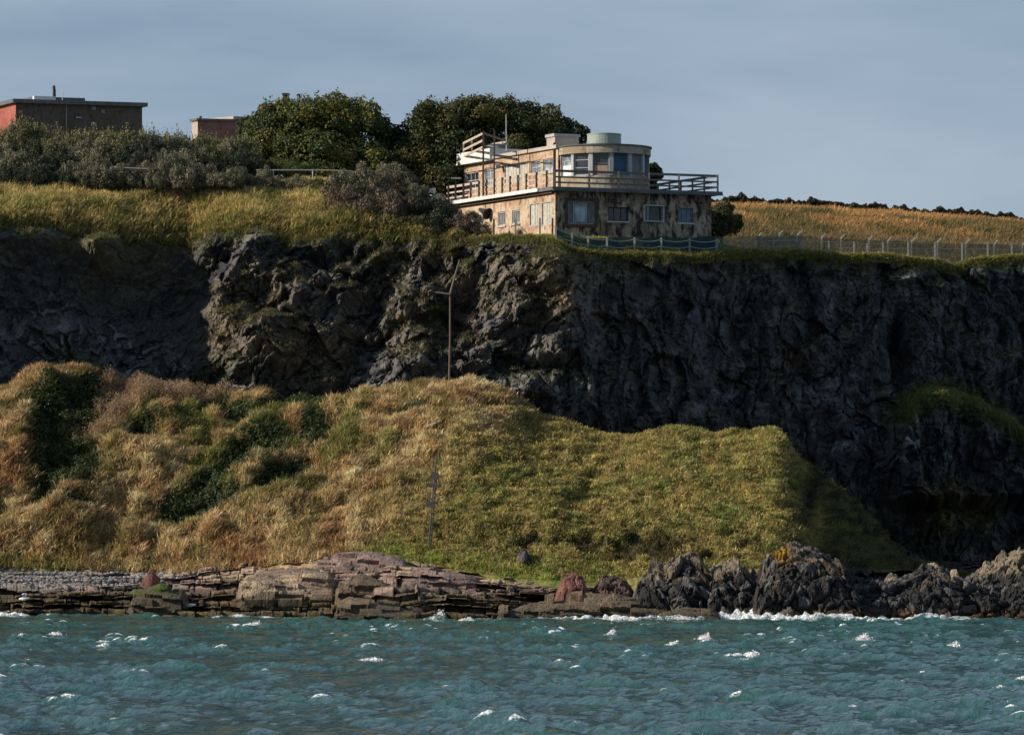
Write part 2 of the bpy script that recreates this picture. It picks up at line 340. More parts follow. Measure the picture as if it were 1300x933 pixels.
# ---------------------------------------------------------------- cliff face
ROCKC = dict(dark=(.034, .036, .041), mid=(.080, .079, .080), brown=(.155, .125, .092), pale=(.15, .15, .155), olive=(.06, .062, .022), grass=(.12, .125, .03), blue=(.036, .045, .058), red=(.10, .055, .035))
def cliff():
    s = np.arange(-420, 1750, 1.45); nz = 330; v = np.linspace(0, 1, nz)
    S, Vv = np.meshgrid(s, v); ze = Zedge(s); zb = -1.0
    Y0 = Yc(S); Z = zb + (ze - zb) * Vv; H = (ze - Z)
    lean = .13 * H + 1.2 * np.exp(-H / .8) * 0
    Y = Y0 - lean; X = WX(S, Y0); PY = HZP - (Z - CZ) * F / Y0
    lw = 1 - sm(690, 780, S)                       # rough lit left wall / columnar right wall
    # diagonal buttresses in the left-centre part
    a = R(38); U = X * math.cos(a) - Z * math.sin(a); Vd = X * math.sin(a) + Z * math.cos(a)
    wx = X + 1.5 * fbm(X / 6, Z / 6, 3, 3); wz = Z + 1.5 * fbm(X / 6 + 9, Z / 6, 3, 5)
    dl = 2.3 * ridged(Vd / 11 + .2 * fbm(X / 4, Z / 4, 2, 1), U / 5.0, 4, 21) + 1.1 * ridged(wx / 3.1, wz / 2.6, 4, 33)
    dr = 1.5 * ridged(wx / 3.6, wz / 10, 4, 41) + 1.0 * fbm(wx / 7, wz / 3.5, 4, 45) + .9 * ridged(wx / 2.2 + 4, wz / 3.5, 3, 49)
    pocket = sm(-40, 30, S) * (1 - sm(235, 285, S)); calm = 1 - .72 * pocket
    d = (dl * .95 * lw + dr * .8 * (1 - lw)) * calm
    d = d - 3.0 * sm(300, 390, PY) * sm(-70, 30, S) * (1 - sm(195, 290, S - .12 * (PY - 400) + 14 * np.sin(PY / 33))) * (1 - .4 * sm(440, 500, PY))
    d = d + 2.6 * gauss(S, PY, 130, 314, 24, 20) + 1.2 * gauss(S, PY, 40, 300, 30, 14)
    # authored masses, in the picture's own position on the wall
    d = d + 2.6 * gauss(S, PY, 330, 450, 50, 70, 25) + 2.2 * gauss(S, PY, 540, 470, 75, 38, 28) + 1.8 * gauss(S, PY, 500, 400, 60, 22, 30)
    d = d - 3.0 * gauss(S, PY, 470, 395, 26, 62, -30) - 2.2 * gauss(S, PY, 585, 400, 24, 60, -25) - 1.6 * gauss(S, PY, 430, 330, 70, 16, 5)
    d = d + 2.6 * gauss(S, PY, 655, 380, 42, 60, -10) + 1.8 * gauss(S, PY, 722, 370, 22, 75) + 2.2 * gauss(S, PY, 670, 500, 42, 22, 15) - 2.0 * gauss(S, PY, 690, 470, 60, 10, 0)
    d = d + 3.4 * gauss(S, PY, 1030, 560, 95, 85, -20) + 1.5 * gauss(S, PY, 860, 480, 80, 50) - 2.2 * gauss(S, PY, 935, 440, 26, 90, 0) - 2.0 * gauss(S, PY, 1135, 460, 14, 60, 0) - 2 * gauss(S, PY, 1120, 330, 12, 40)
    # right-hand rounded mass with a grassy shoulder, and the undercut below it
    arc = prof([(1100, 560), (1130, 525), (1165, 502), (1200, 500), (1250, 520), (1300, 560), (1400, 600), (1700, 640)])(S)
    inside = sm(-6, 26, PY - arc) * sm(1105, 1150, S) * (1 - sm(640, 652, PY)); d = d + 6.0 * inside * (1 - .25 * sm(0, 130, PY - arc))
    shelf = sm(1010, 1060, S) * sm(640, 650, PY); d = d - .5 * shelf * (1 - .9 * sm(655, 725, PY)) + 2.6 * gauss(S, PY, 1190, 665, 40, 22) + 1.8 * gauss(S, PY, 1245, 668, 26, 16)
    d = d + 2.5 * sm(1230, 1330, S) * sm(660, 720, PY)
    # broken blocks; tall columns to the right and around the rounded mass
    cr = R(0) ; tilt = .35 * (S - 1200) / 100 * (inside > .3)
    f1, f2, cid, gx, gy = worley((wx + tilt * Z) / .85, wz / 2.4, 3); e1 = np.minimum(f2 - f1, .25) / .25
    g1, g2, cj, hx, hy = worley(wx / 1.25, wz / 1.0, 8); e2 = np.minimum(g2 - g1, .25) / .25
    k1, k2, ck, _, _ = worley(wx / .42, wz / .5, 15)
    col_w = np.clip(1 - lw - .2 + inside, 0, 1) * sm(380, 470, PY) * (.35 + .65 * sm(.42, .55, _n01(fbm(X / 6, Z / 5, 2, 77)) + .25 * gauss(S, PY, 1030, 560, 110, 100)))
    wx = X + .5 * fbm(X / 3, Z / 3, 2, 3); wz = Z + .5 * fbm(X / 3 + 9, Z / 3, 2, 5)
    a2 = R(30 + 12 * 0); ud = wx * math.cos(a2) + wz * math.sin(a2); vd = -wx * math.sin(a2) + wz * math.cos(a2) + .3 * fbm(X / 2, Z / 2, 2, 313)
    d = d + calm * (cellp(wx * .8 + wz * .5 * lw, wz, 2.1, 301, .45, .6, 1.3) * .55 + lw * (cellp(ud, vd, 1.9, 311, .5, .6, .34) * .55 + cellp(ud, vd, .8, 312, .4, .6, .4) * .5) + (1 - lw) * cellp(wx, wz, .95, 302, .45, .6, 1.9) * .65 + cellp(wx, wz, .33, 303, .35, .5))
    d = d + .6 * col_w * ((cid - .5) * 1.1 + .32 * (e1 - 1) + gx * .5) + (1 - .8 * col_w) * calm * ((cj - .5) * .3)
    d = d + (ck - .5) * .14 * (calm * .7 + .3) + .20 * fbm(wx / .5, wz / .5, 3, 61)
    scree = gauss(S, PY, 130, 430, 100, 26, -28) + gauss(S, PY, 20, 440, 60, 25, 0) + gauss(S, PY, 200, 470, 40, 18, -10); scree = np.clip(scree * 1.4, 0, 1)
    d = d + scree * ((ck - .5) * .6)
    # overhang lip of turf at the head, ragged
    d = d * sm(-.2, 1.2, H) + .35 * np.exp(-H / .35)
    Y = Y - d; X = WX(S, Y0) + .12 * fbm(Z / 1.3, X / 1.1, 2, 91)
    Z2 = Z + .25 * fbm(X / 1.2, Z / 1.2, 3, 93) * sm(0, 2, H) + d * .12 * sm(0, 2, H)
    P = np.stack([X, Y, Z2], -1); N = grid_normals(P); up = np.clip(N[..., 2], -1, 1)
    n1 = _n01(fbm(X / 5, Z / 4, 4, 101)); n2 = _n01(fbm(X / 1.3, Z / 1.3, 4, 103)); n3 = _n01(fbm(X / .5, Z / .5, 3, 107))
    C = mixc(ROCKC['dark'], ROCKC['mid'], sm(.35, .65, n2)); C = C * ((.75 + .5 * n3) * (1 + .5 * sm(262, 300, S) * lw) * (1 + .55 * fbm(lerp(wx / .9, ud / 3.5, lw), lerp(wz / 4.5, vd / .55, lw), 4, 331)) * (1 + .35 * fbm(lerp(wx / .25, ud / 1.0, lw), lerp(wz / 1.2, vd / .16, lw), 3, 332)))[..., None]  # left wall painted brighter from the shadow line on, as if sunlit
    bw = np.clip(gauss(S, PY, 320, 420, 80, 95) + .75 * gauss(S, PY, 640, 360, 110, 75) + .7 * gauss(S, PY, 400, 450, 90, 70) + .55 * gauss(S, PY, 520, 420, 90, 70) + .3 * gauss(S, PY, 130, 370, 120, 50) + .7 * gauss(S, PY, 722, 380, 26, 80) + .9 * gauss(S, PY, 125, 312, 34, 22), 0, 1)
    C = mixc(C, ROCKC['brown'], bw * sm(.3, .6, n1 * .5 + n2 * .5)) if False else C * (1 - (bw * sm(.28, .6, n1 * .5 + n2 * .5))[..., None]) + np.array(ROCKC['brown']) * (bw * sm(.28, .6, n1 * .5 + n2 * .5))[..., None]
    def over(C, c, w): w = np.clip(w, 0, 1)[..., None]; return C * (1 - w) + np.array(c) * w
    C = over(C, (.17, .175, .185), scree * (.35 + .65 * (ck > .4)) * sm(.3, .5, n2))
    C = over(C, (.33, .33, .34), scree * (ck > .82))
    C = over(C, (.13, .135, .145), (gauss(S, PY, 690, 505, 50, 25) + gauss(S, PY, 640, 535, 40, 14) + .7 * gauss(S, PY, 880, 525, 50, 18) + .5 * gauss(S, PY, 1030, 560, 90, 80) * (cid > .55)) * sm(.42, .62, n2) * .8)
    C = over(C, (.3, .3, .3), gauss(S, PY, 1140, 575, 45, 40) * (ck > .86) * .8)
    C = over(C, ROCKC['red'], gauss(S, PY, 1010, 460, 35, 14) * sm(.4, .6, n3)); C = over(C, (.085, .088, .092), pocket * .55)  # recessed pocket painted paler to lift its deep shade
    # turf on ledges and moss
    led = sm(.50, .78, up + .18 * (n2 - .5)) * sm(.38, .6, n1 + .15 * (1 - lw) * 0 + .1)
    C = over(C, ROCKC['olive'], led * .65 * sm(.8, .2, pocket))
    C = over(C, (.12, .125, .045), np.clip(sm(18, -8, np.abs(PY - arc - 14) - 20) * sm(1115, 1150, S), 0, 1) * sm(.3, .5, n2 + .22))
    C = over(C, (.13, .12, .045), (.9 * gauss(S, PY, 1190, 660, 40, 26) + .7 * gauss(S, PY, 1245, 660, 24, 16) + .6 * gauss(S, PY, 1120, 700, 40, 20)) * sm(.35, .55, n2 + .05))
    C = over(C, (.05, .075, .02), gauss(S, PY, 556, 402, 14, 9) + .7 * gauss(S, PY, 90, 450, 70, 18, -25) + .6 * gauss(S, PY, 255, 480, 50, 18))
    C = over(C, (.11, .11, .03), np.exp(-H / .55) * sm(.35, .5, n2 + .25 * np.exp(-H / .2)))
    C = over(C, (.14, .13, .05), .75 * np.exp(-H / 2.0) * sm(.46, .58, n1 * .6 + n2 * .4) * (1 - sm(640, 720, S))); C = over(C, (.10, .10, .03), np.exp(-H / 1.2) * sm(.5, .62, n2) * .8 * (1 - .8 * sm(690, 740, S)))
    me = grid_mesh('cliff_face', P, C, True); me.polygons.foreach_set('use_smooth', np.zeros(len(me.polygons), bool)); o = link('cliff_face', me, M['rock']); setp(o, kind='structure')
    return P, N, C, H, S, PY, up
def _n01(x): return np.clip(x * .5 + .5, 0, 1)
CL = cliff()

# ---------------------------------------------------------------- grassed slope under the cliff
TAN = (.55, .38, .20); STRAW = (.70, .54, .32); OLIVE = (.31, .265, .09); GREEN = (.19, .225, .07); DARK = (.040, .055, .020); RUSSET = (.38, .21, .11); LIME = (.46, .43, .14)
BRAMB = [(95, 515, 62, 22, 12), (62, 560, 30, 50, 0), (130, 520, 45, 24, 20), (85, 600, 42, 42, -10), (60, 635, 26, 20, 0), (300, 600, 75, 20, 33), (245, 655, 58, 20, 15), (330, 575, 45, 22, 10), (375, 520, 45, 16, 5), (355, 620, 45, 18, 30), (310, 530, 30, 12, 0), (400, 560, 26, 16, 10), (262, 520, 30, 12, 0), (520, 537, 22, 7, 5), (100, 655, 24, 8, 0), (180, 560, 20, 12, 0)]
def bramble_mask(S, PY):
    w = 0
    for (cx, cy, rx, ry, rot) in BRAMB: w = np.maximum(w, gauss(S, PY, cx, cy, rx, ry, rot))
    return w
def slope_s_edge(PY): return prof([(545, 985), (580, 1000), (610, 1014), (650, 1030), (690, 1028), (730, 1015)])(PY)
def slope():
    s = np.arange(-420, 1300, 1.5); t = np.concatenate([np.linspace(-.12, 0, 14)[:-1], np.linspace(0, 1, 300), np.linspace(1, 1.45, 60)[1:]])
    S, T = np.meshgrid(s, t); pt = SLOPE_T(S, 7) + 15 * (1 - sm(620, 760, S)) + 4 * (1 - sm(960, 1000, S)); pb = SLOPE_B(S, 7); yb = YB(S); yt = YT(S)
    Tc = np.clip(T, -1, 1)
    zt = WZ(pt, yt); zb = WZ(pb, yb); PY0 = pb + (pt - pb) * T
    cv = Tc + .10 * np.sin(np.pi * np.clip(T, 0, 1))           # slightly convex
    Z = zb + (zt - zb) * cv; Y = yb + (yt - yb) * T
    back = np.clip(T - 1, 0, 1); Z = Z - back * 5.5
    Y = Y + back * 6
    # right flank of the green mound turns away from the light
    over = np.clip(S - slope_s_edge(PY0), 0, 500); Y = Y + np.minimum(over, 150) * .085 * sm(1.2, .9, T) * 1.0
    X = WX(S, Y); PY = HZP - (Z - CZ) * F / Y
    wild = 1 - sm(430, 640, S + .6 * (PY - 560))               # rough left part
    n = np.stack([np.zeros_like(X), -.55 * np.ones_like(X), .83 * np.ones_like(X)], -1)
    br = bramble_mask(S, PY) * _n01(.4 + fbm(X / 1.2, Z / 1, 3, 12))
    f1, f2, cid, _, _ = worley(X / .75, Z / .42, 71); g1, g2, cjd, _, _ = worley(X / 1.5 + 5, Z / .9, 72)
    tus = (1 - f1 * f1) * .26 + (1 - g1 * g1) * .22
    d = wild * (1.2 * fbm(X / 4.2, Z / 3.2, 4, 51) + .95 * ridged(X / 1.9 - Z / 3, Z / 1.5, 3, 53) * .7 + .5 * fbm(X / 1.1, Z / .9, 3, 55)) + tus * (.75 + .25 * wild)
    tread = fbm(X / 2.4, Z / .55 + X * .04, 3, 57)              # little terraces trodden by sheep
    d = d + (1 - wild) * (.42 * fbm(X / 5, Z / 3.2, 3, 58) + .58 * tread * sm(.1, .4, fbm(X / 6, Z / 4, 2, 59) + .3) + .26 * ridged(X / 1.2, Z / .7, 3, 60) + .08 * fbm(X / .4, Z / .3, 2, 62))
    d = d - 1.3 * br * .8 - .3 * gauss(S, PY, 765, 600, 16, 60, -38) + .7 * gauss(S, PY, 560, 545, 60, 80)
    d = d + .3 * gauss(S, PY, 120, 480, 60, 22) + 1.1 * gauss(S, PY, 30, 560, 30, 70, -20) - 1.0 * gauss(S, PY, 130, 690, 20, 30) + .6 * gauss(S, PY, 330, 660, 60, 30, -20) - .8 * gauss(S, PY, 195, 700, 12, 28)
    # hollows under small ledges near the foot of the green slope
    shaded_dip = sm(.18, .42, ridged(X / 3.4 + .2 * Z, Z / .85, 3, 64) * gauss(S, PY, 800, 695, 190, 26)); d = d - .75 * shaded_dip
    # keep the crest line of the right mound sharp but let it wander
    amp = .35 + .65 * sm(0, .12, T) * (1 - .55 * sm(.9, 1, T)); d = d * amp
    Px = np.stack([X, Y, Z], -1) + n * d[..., None]
    N = grid_normals(Px); N = np.where(N[..., 2:3] < 0, -N, N)
    n1 = _n01(fbm(X / 3.2, Z / 2.2, 4, 81)); n2 = _n01(fbm(X / .9, Z / .6, 4, 83)); n3 = _n01(fbm(X / .3, Z / .22, 2, 85)); n4 = _n01(fbm(X / 1.9 - Z / 2.5, Z / 2.6, 3, 86))
    def over_(C, c, w): w = np.clip(w, 0, 1)[..., None]; return C * (1 - w) + np.array(c) * w
    xb = prof([(470, 720), (500, 690), (540, 640), (570, 575), (620, 540), (690, 478), (730, 430)])(PY)
    g = sm(-55, 60, S - xb + 110 * (n1 - .5) + 60 * (n4 - .5))
    C = mixc(TAN, STRAW, sm(.35, .68, n2)); C = over_(C, RUSSET, sm(.52, .7, n1) * .75 * (1 - g))
    C = over_(C, (.27, .25, .09), sm(.47, .62, n4) * (1 - g) * (.5 + .6 * gauss(S, PY, 320, 560, 190, 90)))
    C = over_(C, (.20, .24, .07), .85 * sm(.5, .64, n2) * gauss(S, PY, 300, 555, 140, 60)); C = over_(C, (.17, .20, .06), sm(.44, .6, n2) * gauss(S, PY, 390, 540, 60, 40))
    G = mixc(OLIVE, GREEN, sm(.45, .7, n1)); G = over_(G, LIME, sm(.5, .66, n2) * .8); G = over_(G, (.42, .32, .13), sm(.47, .6, _n01(fbm(X / .8, Z / .32, 3, 87))) * .65); G = over_(G, (.42, .31, .13), sm(.55, .72, n4) * .55 + .35 * gauss(S, PY, 780, 590, 25, 80, -40) + .3 * gauss(S, PY, 690, 540, 50, 50))
    G = over_(G, (.10, .10, .035), sm(.5, .68, n3 * .4 + n2 * .6) * .75)
    C = over_(C, 0, g) + G * g[..., None]
    C = over_(C, (.22, .27, .06), sm(22, 0, pb - PY) * sm(430, 500, S) * .8 * sm(.3, .5, n2) * (1 - sm(700, 820, S)) + sm(14, 0, pb - PY) * (1 - sm(60, 160, S)) * .5)
    C = over_(C, (.028, .024, .016), shaded_dip * .85)  # ledge shade painted as near-black colour in the hollows
    C = over_(C, DARK, sm(.13, .36, br))
    fl = sm(4, 22, S - slope_s_edge(PY)) * sm(940, 990, S); C = over_(C, (.10, .10, .045), fl * .9); C = over_(C, (.20, .19, .065), fl * sm(.4, .65, n1) * gauss(S, PY, 1080, 650, 50, 42)); C = over_(C, (.03, .03, .028), fl * sm(.5, .62, n2) * .7 + gauss(S, PY, 1025, 640, 14, 45, -12))  # flank painted darker, its shade put into the turf colour
    me = grid_mesh('grassy_slope', Px, C * .62, True); o = link('grassy_slope', me, M['turf']); setp(o, kind='structure')
    return Px, N, C, S, T, PY, br, g, wild, shaded_dip, fl
SL = slope()

# ---------------------------------------------------------------- cliff-top ground (to the far hill)
def top_z(S, Y):
    """height of the plateau"""
    ye = Yc(S); ze = Zedge(S); q = Y - ye
    ys_ = Yc_(S, 230); q3 = Y - ys_
    zl = ze + (WZ(238, ys_ + 9) - ze) * np.where(q > 0, np.minimum(sm(-2.5, 9, q3) ** .8, sm(-1, 4, q)), 0) + sm(10, 40, q3) * 1.6
    zflat = ze + (24.05 - ze) * sm(0, 3.5, q)
    base = np.where(S > 905, ze + .22, ze * 0 + 24.3); base = lerp(24.3, ze + .22, sm(900, 960, S))
    ridge = prof([(880, 256), (930, 257), (1000, 260), (1100, 266), (1200, 273), (1300, 281), (1500, 297), (2000, 330)])
    Yr = 366.0; zt = WZ(ridge(S, 30), Yr)
    hill = base + (zt - .5 - base) * sm(318, 372, Y) - np.clip(Y - 372, 0, 400) * .03
    zrr = lerp(zflat, np.where(Y < 318, base, hill), np.maximum(sm(900, 960, S), (q >= 4) * 1.0))
    wl = 1 - sm(470, 610, S); wr = sm(840, 900, S)
    mid = zflat + 0 * S
    z = zl * wl + (1 - wl) * (mid * (1 - wr) + zrr * wr)
    return z
def top():
    s = np.arange(-420, 1800, 2.2); q = np.concatenate([np.linspace(-.35, 14, 130), np.linspace(14.4, 100, 130)[1:], np.array([110, 130, 170, 260, 500, 1200, 2600])])
    S, Q = np.meshgrid(s, q); Y = Yc(S) + Q; X = WX(S, Y); Z = top_z(S, Y)
    rough = sm(-.3, 1.5, Q) * (1 - .85 * sm(560, 640, S) * (1 - sm(880, 1000, S) * sm(12, 30, Q)))
    Z = Z + rough * (.35 * fbm(X / 3, Y / 2, 4, 131) + .2 * ridged(X / 1.1, Y / .9, 3, 133)) + .12 * fbm(X / .6, Y / .5, 2, 134)
    Z = Z - .55 * sm(0, -.35, Q)
    P = np.stack([X, Y, Z], -1); N = grid_normals(P); N = np.where(N[..., 2:3] < 0, -N, N)
    n1 = _n01(fbm(X / 3, Y / 2 + Z, 4, 141)); n2 = _n01(fbm(X / .9, Y / .9 + Z, 4, 143))
    def ov(C, c, w): w = np.clip(w, 0, 1)[..., None]; return C * (1 - w) + np.array(c) * w
    C = mixc((.34, .28, .10), (.56, .43, .20), sm(.35, .65, n2)); C = ov(C, (.24, .24, .08), sm(.54, .66, n1) * .8); C = ov(C, (.30, .26, .10), sm(40, -10, S) * .5)
    PYv = HZP - (Z - CZ) * F / Y
    C = ov(C, (.09, .10, .035), sm(.45, .6, n2) * sm(255, 275, PYv) * sm(320, 420, S) * (1 - sm(700, 720, S)) * .9)
    C = ov(C, mixc((.105, .115, .028), (.17, .16, .05), sm(.4, .6, n2))[0, 0] * 0 + np.array((.24, .23, .07)), sm(640, 710, S) * (1 - sm(10, 20, Q)) * .85)
    h = sm(840, 920, S) * sm(12, 22, Q); C = ov(C, (.46, .27, .11), h); C = ov(C, (.10, .085, .045), h * sm(368, 335, Y) * .85); C = ov(C, (.13, .11, .05), h * sm(.40, .54, _n01(fbm(X / 6 + Y / 11, Y / 9, 4, 151))) * (1 - sm(358, 368, Y))); C = ov(C, (.32, .18, .08), h * sm(.5, .7, n2) * .6)
    me = grid_mesh('cliff_top_ground', P, C * .7, True); o = link('cliff_top_ground', me, M['turf']); setp(o, kind='structure')
    return P, N, C, S, Q, PYv, h
TP = top()

# ---------------------------------------------------------------- grasses (beyond counting)
def stuff(name, V, Fq, C, mat, label, cat, sharp=True):
    me = mesh_np(name, V, Fq, C, False); o = link(name, me, mat); return setp(o, label, cat, None, 'stuff')
def grow():
    P, N, C, S, T, PY, br, g, wild, shaded_dip, fl = SL; rng = np.random.default_rng(5)
    vis = (S > -180) & (S < 1260) & (T > -.02) & (T < 1.12)
    w = vis * (1 - .9 * sm(.14, .36, br)) * (1 - .6 * shaded_dip) * (1 - .4 * fl) * (.35 + .65 * sm(.35, .6, _n01(fbm(P[..., 0] / .9, P[..., 2] / .45, 2, 89))))
    pos, nr, col, r, c = scatter(P, N, C, w * (.5 + .5 * wild + 0), 100000, rng)
    gl = g[r, c]; wi = wild[r, c]; h = .20 + .38 * (1 - gl) * (.4 + .6 * wi) + .05 * rng.random(len(gl))
    pn = _n01(fbm(pos[:, 0] / .9, pos[:, 2] / .45, 3, 88))[:, None]; col = col * (.62 + .76 * sm(.3, .7, pn))
    A = blades(pos, nr, col, 5, h, .055, rng, .42, (.28, -.18, 0), .13, .25)
    pos, nr, col, r, c = scatter(P, N, C, w, 70000, rng); gl = g[r, c]
    B = blades(pos, nr, col * 1.05, 3, .16 + .18 * (1 - gl), .06, rng, .6, (.2, -.2, 0), .2, .3)
    V = np.concatenate([A[0], B[0]]); Fq = np.concatenate([A[1], B[1] + len(A[0])]); Cc = np.concatenate([A[2], B[2]])
    stuff('slope_grass', V, Fq, Cc, M['grass'], 'tan and green windblown grass covering the slope below the cliff', 'grass')
    # bramble leaves in the dark hollows
    w = vis * sm(.13, .36, br)
    pos, nr, col, r, c = scatter(P, N, C, w, 85000, rng); hh = rng.random(len(pos)) ** .7 * (.25 + .5 * _n01(fbm(pos[:, 0] / .7, pos[:, 2] / .6, 2, 7)))
    pos = pos + nr * hh[:, None]; gr = rng.random(len(pos))
    lc = mixc((.028, .042, .014), (.06, .085, .022), gr * _n01(fbm(pos[:, 0] / 1.6, pos[:, 2] / 1.4, 2, 9)) * 1.3)
    V, Fq, Cc = leaves(pos, lc, .15, rng, nr, .3); stuff('bramble_thicket', V, Fq, Cc, M['leaf'], 'dark green bramble filling the hollows of the tan slope', 'bramble')
    # tall seed-headed reeds and willowherb along the upper left shelf
    rm = gauss(S, PY, 230, 505, 60, 28, 15) + gauss(S, PY, 300, 488, 45, 14) + gauss(S, PY, 150, 520, 30, 25) + .6 * gauss(S, PY, 450, 494, 70, 12) + .5 * gauss(S, PY, 120, 560, 22, 20) + .35 * gauss(S, PY, 600, 480, 50, 8)
    pos, nr, col, r, c = scatter(P, N, C, vis * sm(.25, .6, rm), 5200, rng)
    n = len(pos); A = blades(pos, nr, np.tile((.26, .17, .11), (n, 1)), 2, rng.uniform(.6, 1.1, n), .045, rng, .14, (.12, 0, 0), .08, .25)
    tip = pos + np.array([.1, 0, .95]); kk = rng.uniform(-.35, .25, (n * 5, 1)); tp = np.repeat(tip, 5, 0) + rng.normal(0, .06, (n * 5, 3)) + kk * (0.1, 0, 1)
    B = leaves(tp, np.tile((.36, .25, .16), (n * 5, 1)), .09, rng, None, .25, .5)
    V = np.concatenate([A[0], B[0]]); Fq = np.concatenate([A[1], B[1] + len(A[0])]); Cc = np.concatenate([A[2], B[2]])
    stuff('seeding_reeds', V, Fq, Cc, M['grass'], 'brown seed-headed reeds standing along the top of the slope', 'reeds')
    # cliff-top grass
    P, N, C, S, Q, PYv, h = TP
    vis = (S > -200) & (S < 1420) & (Q < 18)
    w = vis * (1 - sm(560, 640, S) * (1 - sm(1, 3, np.abs(Q))) * 0) * np.where(S > 690, (Q < 5) * 1.0, 1.0)
    pos, nr, col, r, c = scatter(P, N, C, w, 60000, rng); lft = 1 - sm(480, 640, S[r, c])
    A = blades(pos, nr, col * 1.1, 5, .15 + .42 * lft ** 1.5, .055, rng, .38, (.22, -.1, 0), .13, .25)
    w = ((S > -200) & (S < 1420) & (Q < .8)) * 1.0
    pos, nr, col, r, c = scatter(P, N, C, w, 22000, rng)
    B = blades(pos, nr, col, 4, .26, .055, rng, .45, (.15, -.7, -.4), .15, .3)
    V = np.concatenate([A[0], B[0]]); Fq = np.concatenate([A[1], B[1] + len(A[0])]); Cc = np.concatenate([A[2], B[2]])
    stuff('cliff_top_grass', V, Fq, Cc, M['grass'], 'yellow green rough grass fringing the head of the cliff', 'grass')
    # turf tufts on cliff ledges
    Pc, Nc, Cc_, H, Sc, PYc, up = CL
    grn = np.clip((Cc_[..., 1] - Cc_[..., 2] * 1.35) * 25, 0, 1) * sm(.05, .4, up + .3) * (Sc > -150) * (Sc < 1420)
    pos, nr, col, r, c = scatter(Pc, Nc, Cc_, grn, 42000, rng)
    V, Fq, Cc = blades(pos, nr, col * 1.3, 4, .26, .05, rng, .5, (.1, -.5, -.1), .12, .3)
    stuff('ledge_grass', V, Fq, Cc, M['grass'], 'sparse green tufts growing on ledges of the dark cliff', 'grass')
    # orange grass on the far hill
    w = h * (S > 850) * (S < 1420) * (TP[0][..., 1] < 376)
    pos, nr, col, r, c = scatter(P, N, C, w, 60000, rng)
    V, Fq, Cc = blades(pos, nr, col * 1.15, 4, .75, .09, rng, .25, (.25, 0, 0), .25, .2)
    stuff('hill_grass', V, Fq, Cc, M['grass'], 'orange dry grass covering the hill behind the wire fence', 'grass')
    # heather line on the ridge
    rng2 = np.random.default_rng(8); n = 70000; sx = rng2.uniform(850, 1420, n); Y = 369 + rng2.uniform(-1.5, 2.5, n)
    hz = 1.05 * np.clip(.85 + .55 * fbm(sx / 33, sx * 0, 3, 5) + .28 * fbm(sx / 9, sx * 0, 2, 6), .1, 1.3); z = top_z(sx, Y) + .3 + rng2.random(n) * hz
    V, Fq, Cc = leaves(np.stack([WX(sx, Y), Y, z], 1), np.tile((.032, .032, .022), (n, 1)), .24, rng2, None, .35, .7)
    stuff('ridge_heather', V, Fq, Cc, M['leaf'], 'dark low heather bristling along the skyline of the hill', 'heather')
grow()

